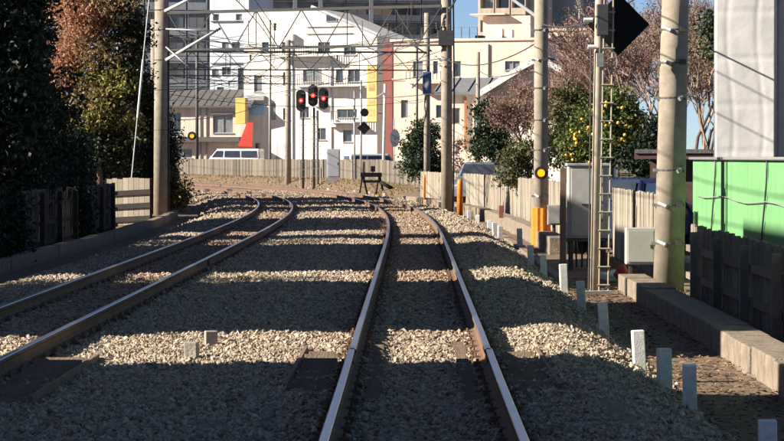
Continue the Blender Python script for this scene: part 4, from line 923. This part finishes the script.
L_OLIVE = leafm('leaf_olive', [(.05, .06, .02), (.09, .09, .035), (.12, .11, .05), (.06, .06, .03)], .2)
def trunk(t, h, r, lean=(0, 0), limbs=6, seed=0, spread=1.2, m=None, up=.9):
    g = random.Random(seed); mb = MB(); top = Vector((lean[0], lean[1], h)); pts = [Vector((0, 0, -.4)), Vector((lean[0] * .2, lean[1] * .2, h * .35)), Vector((lean[0] * .6, lean[1] * .6, h * .7)), top]
    mb.tube(pts, [r, r * .8, r * .55, r * .22], 8)
    for i in range(limbs):
        k = g.uniform(.3, .9); a = g.uniform(0, 6.28); s_ = pts[1].lerp(top, k); L = spread * g.uniform(.6, 1.1) * (1.2 - .5 * k)
        e = s_ + Vector((math.cos(a) * L, math.sin(a) * L, L * up * g.uniform(.4, 1))); mb.tube([s_, s_.lerp(e, .5) + Vector((0, 0, .1)), e], [r * .4, r * .28, r * .08], 6)
    return mb.build('trunk', m or M_BARK, t, True)
def tree(label, loc, h, r, blobs, n, size, m, seed, name='tree', clump=.28, limbs=6, spread=1.2, extra=None, cat='tree', per=40):
    t = thing(name, label, cat, loc); trunk(t, h, r, limbs=limbs, seed=seed, spread=spread)
    put('crown', leaf_mesh('crown', blobs, n, size, m, seed, clump, per), t)
    for i, (bl, nn, sz, mm) in enumerate(extra or []): put('crown', leaf_mesh('crown', bl, nn, sz, mm, seed + 31 + i, clump, per), t)
    return t
# big dark evergreens on the left edge
tree('tall dark evergreen tree filling the left edge above the boarded fence', (-8.9, 52.8, -.45), 6.5, .17, [(0, 0, 3.2, 1.6, 1.5, 2.4), (.2, 0, 5.6, 1.8, 1.5, 2.0), (.45, .1, 1.7, 1.3, 1.4, 1.5), (-.2, .2, 7.2, 1.3, 1.3, 1.2)], 34000, .075, L_DARK, 5, 'evergreen_tree', .26, 9, 1.5)
tree('dark evergreen tree behind the autumn tree', (-13.4, 83, -.45), 7.5, .2, [(0, 0, 3.2, 2.6, 2.2, 2.8), (.2, 0, 6.2, 2.4, 2.2, 2.4), (1.6, 0, 1.8, 1.6, 1.3, 1.6)], 24000, .08, L_DARK, 6, 'evergreen_tree', .27, 8, 1.3)
tree('dark bushy shrub leaning over the boarded fence at the left edge', (-7.9, 43.2, -.45), 1.6, .07, [(-.25, 0, 1.1, .85, 1.3, 1.0), (-.5, .8, 2.2, .8, 1.2, 1.2), (-.7, .2, 3.3, .6, 1.2, 1.0)], 12000, .055, L_DARK, 7, 'evergreen_shrub', .17, 5, .6, cat='shrub')
tree('broad dark evergreen far behind the left trees', (-15.2, 101, -.45), 8, .22, [(0, 0, 3.6, 3.2, 2.6, 3.2), (.2, 0, 7.2, 3.0, 2.6, 2.6), (1.2, 0, 2.2, 2.6, 1.6, 1.9)], 26000, .1, L_DARK, 9, 'evergreen_tree', .34, 9, 1.8)
hg_ = random.Random(77)
for i, (x_, d_, h_, r_, lab) in enumerate(((-7.35, 44.2, 1.7, .5, 'dark low shrub in front of the boarded fence, nearest at the left edge'), (-7.3, 46.6, 1.4, .5, 'dark low shrub in front of the boarded fence, second at the left edge'), (-7.4, 57.6, 1.5, .5, 'dark low shrub in front of the boarded fence, farther from the left edge'),
        (-10.4, 33.6, 5.3, 1.2, 'unseen slim evergreen added between the cream and brown houses to thin the sun strip'), (-10.6, 49.2, 5.3, 1.4, 'unseen slim evergreen added beyond the brown house to thin the sun strip'), (-10.6, 20.3, 3.6, .6, 'unseen slim evergreen added beside the grey house to break the sun strip'))):  # slim evergreens are unseen, added in the gaps to break up the sun strips
    tree(lab, (x_, d_, -.45), h_ * .7, .05, [(0, 0, h_ * .35, r_, r_ * 1.25, h_ * .4), (.05, 0, h_ * .7, r_ * .75, r_, h_ * .34)], 5000 if h_ < 5 else 12000, .05, L_DARK, 160 + i, 'evergreen_shrub', .15, 4, .4, cat='shrub')
for i, (d_, x_, h_, r_) in enumerate(((57.8, -8.9, 3.9, .95), (60.6, -9.0, 4.4, 1.0), (63.9, -9.0, 4.0, 1.0), (66.6, -9.1, 4.6, 1.0), (69.8, -9.1, 2.7, .8), (84, -9.6, 4.2, .8), (92.5, -8.7, 3.2, .8), (97, -9.0, 3.7, .9), (104, -10.0, 4.2, 1.1), (110, -10.9, 3.8, 1.1), (118, -12.3, 4.4, 1.2), (127, -14.2, 4.0, 1.3))):  # shrub heights raised so the hedge's shade reaches past the left track
    tree('dark hedge shrub behind the left fence, %s from the camera' % ORD[i], (x_, d_, -.45), h_ * .7, .05, [(0, 0, h_ * .3, r_, r_ * 1.5, h_ * .36), (.1, hg_.uniform(-.5, .5), h_ * .68, r_ * .85, r_ * 1.2, h_ * .36)], 7000, .06, L_DARK, 60 + i, 'hedge_shrub', .17, 4, .5, cat='shrub')['group'] = 'hedge along the left fence'
# autumn tree in the sun
b = at(100, 190, 79); X = b.x
def bl(px, py, rx, rz, d=79, ry=None):
    q = at(px, py, d); return (q.x - X, 0, q.z + .45, rx * d / F, (ry or rx) * d / F, rz * d / F)
tree('autumn tree with orange upper leaves and olive lower leaves left of the pole', (X, 79, -.45), 5.2, .12, [bl(84, 14, 36, 30), bl(70, 62, 18, 28)], 9500, .06, L_AUT, 8, 'autumn_tree', .17, 9, 1.2, per=26,
     extra=[([bl(105, 50, 36, 40), bl(95, 95, 34, 26), bl(115, 8, 30, 24)], 9000, .06, L_BROWN), ([bl(88, 116, 30, 26), bl(120, 130, 26, 24), bl(110, 85, 34, 30)], 6500, .07, L_YG), ([bl(128, 60, 22, 60), bl(130, 20, 20, 30), bl(122, 150, 22, 34), bl(90, 150, 34, 26)], 9500, .07, L_DARK)])
tree('dark climber shrub clinging behind the left catenary pole', (-9.0, 92, -.45), 4.6, .09, [(.1, 0, 2.6, .75, .7, 2.2), (.0, 0, 4.4, .5, .6, 1.4), (.7, -.2, .8, .55, .6, .7)], 6500, .07, L_DARK, 12, 'ivy_shrub', .18, 5, .6, cat='shrub')
b = at(176, 200, 90); tree('low dark bush right of the left catenary pole foot', (b.x, b.y, -.45), .6, .04, [(0, 0, .7, .55, .6, .6), (-.3, .3, 1.2, .4, .5, .5)], 2600, .06, L_OLIVE, 13, 'bush', .15, 3, .3, cat='shrub')
# right side greenery
def on(px, py, d, zb=-.42): q = at(px, py, d); return (q.x, q.y, zb)
def bl2(loc, px, py, rx, rz, d): q = at(px, py, d); return (q.x - loc[0], q.y - loc[1], q.z - loc[2], rx * d / F, rx * d / F, rz * d / F)
l_ = on(423, 180, 116, -.2); tree('round dark evergreen shrub left of the right catenary pole', l_, 2.4, .07, [bl2(l_, 423, 150, 19, 26, 116), bl2(l_, 426, 132, 12, 14, 116), bl2(l_, 415, 168, 13, 12, 116), bl2(l_, 434, 166, 11, 14, 116)], 7000, .085, L_CONI, 21, 'evergreen_shrub', .2, 5, .5, cat='shrub')
l_ = on(493, 175, 100); tree('cloud-pruned dark pine in front of the gabled house', l_, 2.6, .08, [bl2(l_, 492, 135, 19, 24, 100), bl2(l_, 487, 112, 11, 13, 100), bl2(l_, 502, 152, 14, 12, 100), bl2(l_, 479, 146, 9, 14, 100)], 6500, .075, L_CONI, 22, 'pruned_pine', .18, 6, .6)
l_ = on(578, 180, 88); tree('tall dark green conifer behind the amber lamp pole', l_, 3.6, .1, [bl2(l_, 568, 118, 20, 32, 88), bl2(l_, 575, 96, 12, 14, 88), bl2(l_, 560, 150, 18, 22, 88)], 6500, .07, L_OLIVE, 23, 'conifer_tree', .18, 7, .6)
l_ = on(612, 190, 66); ct = tree('citrus tree with many orange fruits behind the ladder mast', l_, 2.6, .08, [bl2(l_, 610, 128, 34, 32, 66), bl2(l_, 632, 140, 22, 30, 66), bl2(l_, 585, 148, 22, 24, 66), bl2(l_, 612, 104, 20, 16, 66)], 12500, .06, L_CIT, 24, 'citrus_tree', .16, 8, .8)
fr_ = bmesh.new(); bmesh.ops.create_icosphere(fr_, subdivisions=2, radius=.048); fme = bpy.data.meshes.new('fruit'); fr_.to_mesh(fme); fr_.free(); fme.materials.append(mat('fruit_orange', (.80, .40, .05), (.75, .52, .09), 3, .5)); fme.polygons.foreach_set('use_smooth', [True] * len(fme.polygons))
g = random.Random(4)
for i in range(130):
    a = g.uniform(0, 6.28); el = g.uniform(-.7, .9); bb = [bl2(l_, 610, 128, 34, 32, 66), bl2(l_, 632, 140, 22, 30, 66), bl2(l_, 585, 148, 22, 24, 66)][i % 3]; k = g.uniform(.86, 1.1)
    put('fruit', fme, ct, (bb[0] + k * bb[3] * math.cos(el) * math.cos(a), bb[1] - k * bb[4] * abs(math.cos(el) * math.sin(a)), bb[2] + k * bb[5] * math.sin(el)))
l_ = on(520, 186, 78); tree('low olive bush behind the long pale fence left of the amber lamp', l_, 1.0, .05, [bl2(l_, 522, 160, 20, 20, 78), bl2(l_, 508, 176, 12, 10, 78)], 3200, .06, L_OLIVE, 25, 'bush', .16, 4, .5, cat='shrub')
l_ = on(462, 180, 104); tree('reddish low shrub behind the long pale fence beside the silver-blue car', l_, .8, .04, [bl2(l_, 470, 172, 20, 8, 104), bl2(l_, 458, 155, 6, 16, 104)], 2000, .06, L_RED, 26, 'bush', .14, 3, .4, cat='shrub')
l_ = on(655, 190, 60); tree('dark shrub between the citrus tree and the thick pole', l_, 1.6, .06, [bl2(l_, 648, 160, 22, 26, 60), bl2(l_, 660, 140, 14, 18, 60)], 5200, .06, L_DARK, 27, 'evergreen_shrub', .16, 5, .5, cat='shrub')
l_ = on(716, 160, 62); tree('dark conifer top showing left of the white tarpaulin', l_, 4.6, .07, [bl2(l_, 716, 28, 12, 16, 62), bl2(l_, 722, 50, 14, 20, 62)], 1800, .06, L_CONI, 28, 'conifer_tree', .12, 4, .3)
# bare winter trees
M_TWIG = mat('twig', (.30, .20, .165), (.19, .13, .105), 5, .9); M_TWIG2 = mat('twig_grey', (.31, .235, .185), (.2, .15, .12), 5, .9)
def bare(label, loc, h, seed, m, n_leaf=0, lm=None, spread=.55, depth=7, r0=.09, w=1.0):
    t = thing('bare_tree', label, 'tree', loc); g = random.Random(seed); tm = MB(); cm = MB(); tips = []
    def grow(p, d, L, r, k):
        q = p + d * L; mid = p.lerp(q, .5) + Vector((g.uniform(-1, 1), g.uniform(-1, 1), g.uniform(-.3, .6))) * L * .08
        tgt = tm if k >= depth - 1 else cm
        tgt.tube([p, mid, q], [r, r * .86, r * .72], 6 if k >= depth - 1 else (4 if k > 2 else 3), cap=False)
        if k <= 3: tips.append(q)
        if k == 0: return
        nb = g.choice((2, 3, 3)) if k > 1 else g.choice((2, 3, 4))
        for i in range(nb):
            ax = Vector((g.gauss(0, 1), g.gauss(0, .8), g.gauss(0, .5))); nd = (d + ax * spread * .62 + Vector((0, 0, .08))).normalized(); nd.x *= w; nd.normalize()
            grow(p.lerp(q, g.uniform(.55, 1)), nd, L * g.uniform(.60, .84), max(r * .64, .014), k - 1)
    grow(Vector((0, 0, -.4)), Vector((g.uniform(-.12, .12), g.uniform(-.1, .1), 1)).normalized(), h * .30, r0, depth)
    tm.build('trunk', M_BARK, t, True); cm.build('twigs', m, t)
    if n_leaf:
        lf_ = MB(); 
        blobs = [(p.x, p.y, p.z, .1, .1, .1) for p in g.sample(tips, min(260, len(tips)))]
        put('buds', leaf_mesh('buds', blobs, n_leaf, .04, lm or L_RED, seed, .22, 12), t)
    return t
bare('reddish bare tree in front of the gabled house', on(530, 180, 92), 6.6, 41, M_TWIG, 6000, L_RED, .6)
bare('bare tree just left of the ladder mast', on(566, 180, 100), 7.6, 42, M_TWIG, 5000, L_RED, .58)
bare('bare tree behind the black diamond board', on(626, 180, 96), 9.2, 43, M_TWIG, 5000, L_RED, .58)
bare('bare tree between the diamond board and the thick pole', on(652, 180, 84), 9.0, 44, M_TWIG2, 5400, L_RED, .6)
bare('grey-brown bare tree between the thick pole and the white tarpaulin', on(697, 180, 72), 8.0, 45, M_TWIG2, 3600, L_BROWN, .6)
bare('far bare tree behind the citrus tree', on(596, 180, 118), 9.2, 46, M_TWIG, 4800, L_RED, .58)
bare('far bare tree rising beside the white tarpaulin', on(684, 180, 112), 12, 47, M_TWIG, 6600, L_RED, .58)
bare('bare tree right behind the black diamond tip', on(641, 180, 104), 10.2, 51, M_TWIG2, 4200, L_RED, .62)
bare('dense bare tree seen left of the thick pole', on(664, 180, 99), 9.8, 52, M_TWIG, 4200, L_RED, .62)
bare('dense bare tree just left of the white tarpaulin', on(707, 180, 90), 8.6, 53, M_TWIG2, 3600, L_RED, .64)
bare('thin bare tree behind the cream block', on(545, 180, 128), 8.4, 48, M_TWIG, 4200, L_RED, .55)

# ------------------------------------------------------------------ ground cover
def blades(name, label, region, n, h, seed, m=None):
    g = random.Random(seed); mb = MB()
    for i in range(n):
        s, u = g.uniform(*region[0]), g.uniform(*region[1]); p = P(s, u, -.45 + bank(s, u) + (.02)); a = g.uniform(0, 6.28); H = h * g.uniform(.4, 1.2); w_ = g.uniform(.01, .02) * (1 if s < 80 else 2.2)
        d = Vector((math.cos(a), math.sin(a), 0)); ln = Vector((g.gauss(0, .35), g.gauss(0, .35), 0)) * H
        mb.add([p - d * w_, p + d * w_, p + ln * .5 + Vector((0, 0, H * .6)) + d * w_ * .7, p + ln * .5 + Vector((0, 0, H * .6)) - d * w_ * .7, p + ln + Vector((0, 0, H))], [(0, 1, 2, 3), (3, 2, 4)])
    o = mb.build(name, m or M_BLADE); tag(o, label, 'grass', kind='stuff'); return o
blades('dry_grass', 'dry yellow grass on the bank below the far fence', ((118, 205), (2.4, 5.5)), 5000, .11, 1)
blades('weeds', 'sparse dry weeds at the foot of the right fence', ((20, 60), (3.55, 3.9)), 900, .14, 3)
g = random.Random(8); mb = MB()
for i in range(2600):
    s, u = g.uniform(15, 42), g.uniform(2.15, 3.1); p = P(s, u, -.438 + g.uniform(0, .012)); a = g.uniform(0, 6.28); k = g.uniform(.018, .045); d = Vector((math.cos(a), math.sin(a), g.uniform(-.3, .3))) * k; e = Vector((-math.sin(a), math.cos(a), g.uniform(-.3, .3))) * k * .55
    mb.add([p - d, p + e + Vector((0, 0, .008)), p + d, p - e + Vector((0, 0, .008))], [(0, 1, 2, 3)])
tag(mb.build('leaf_litter', mat('litter', (.3, .2, .12), (.2, .12, .07), 4, .9, island=[(.22, .13, .075), (.13, .08, .05), (.28, .19, .12), (.17, .115, .08)])), 'dry leaves scattered on the soil path beside the stakes', 'leaf litter', kind='stuff')
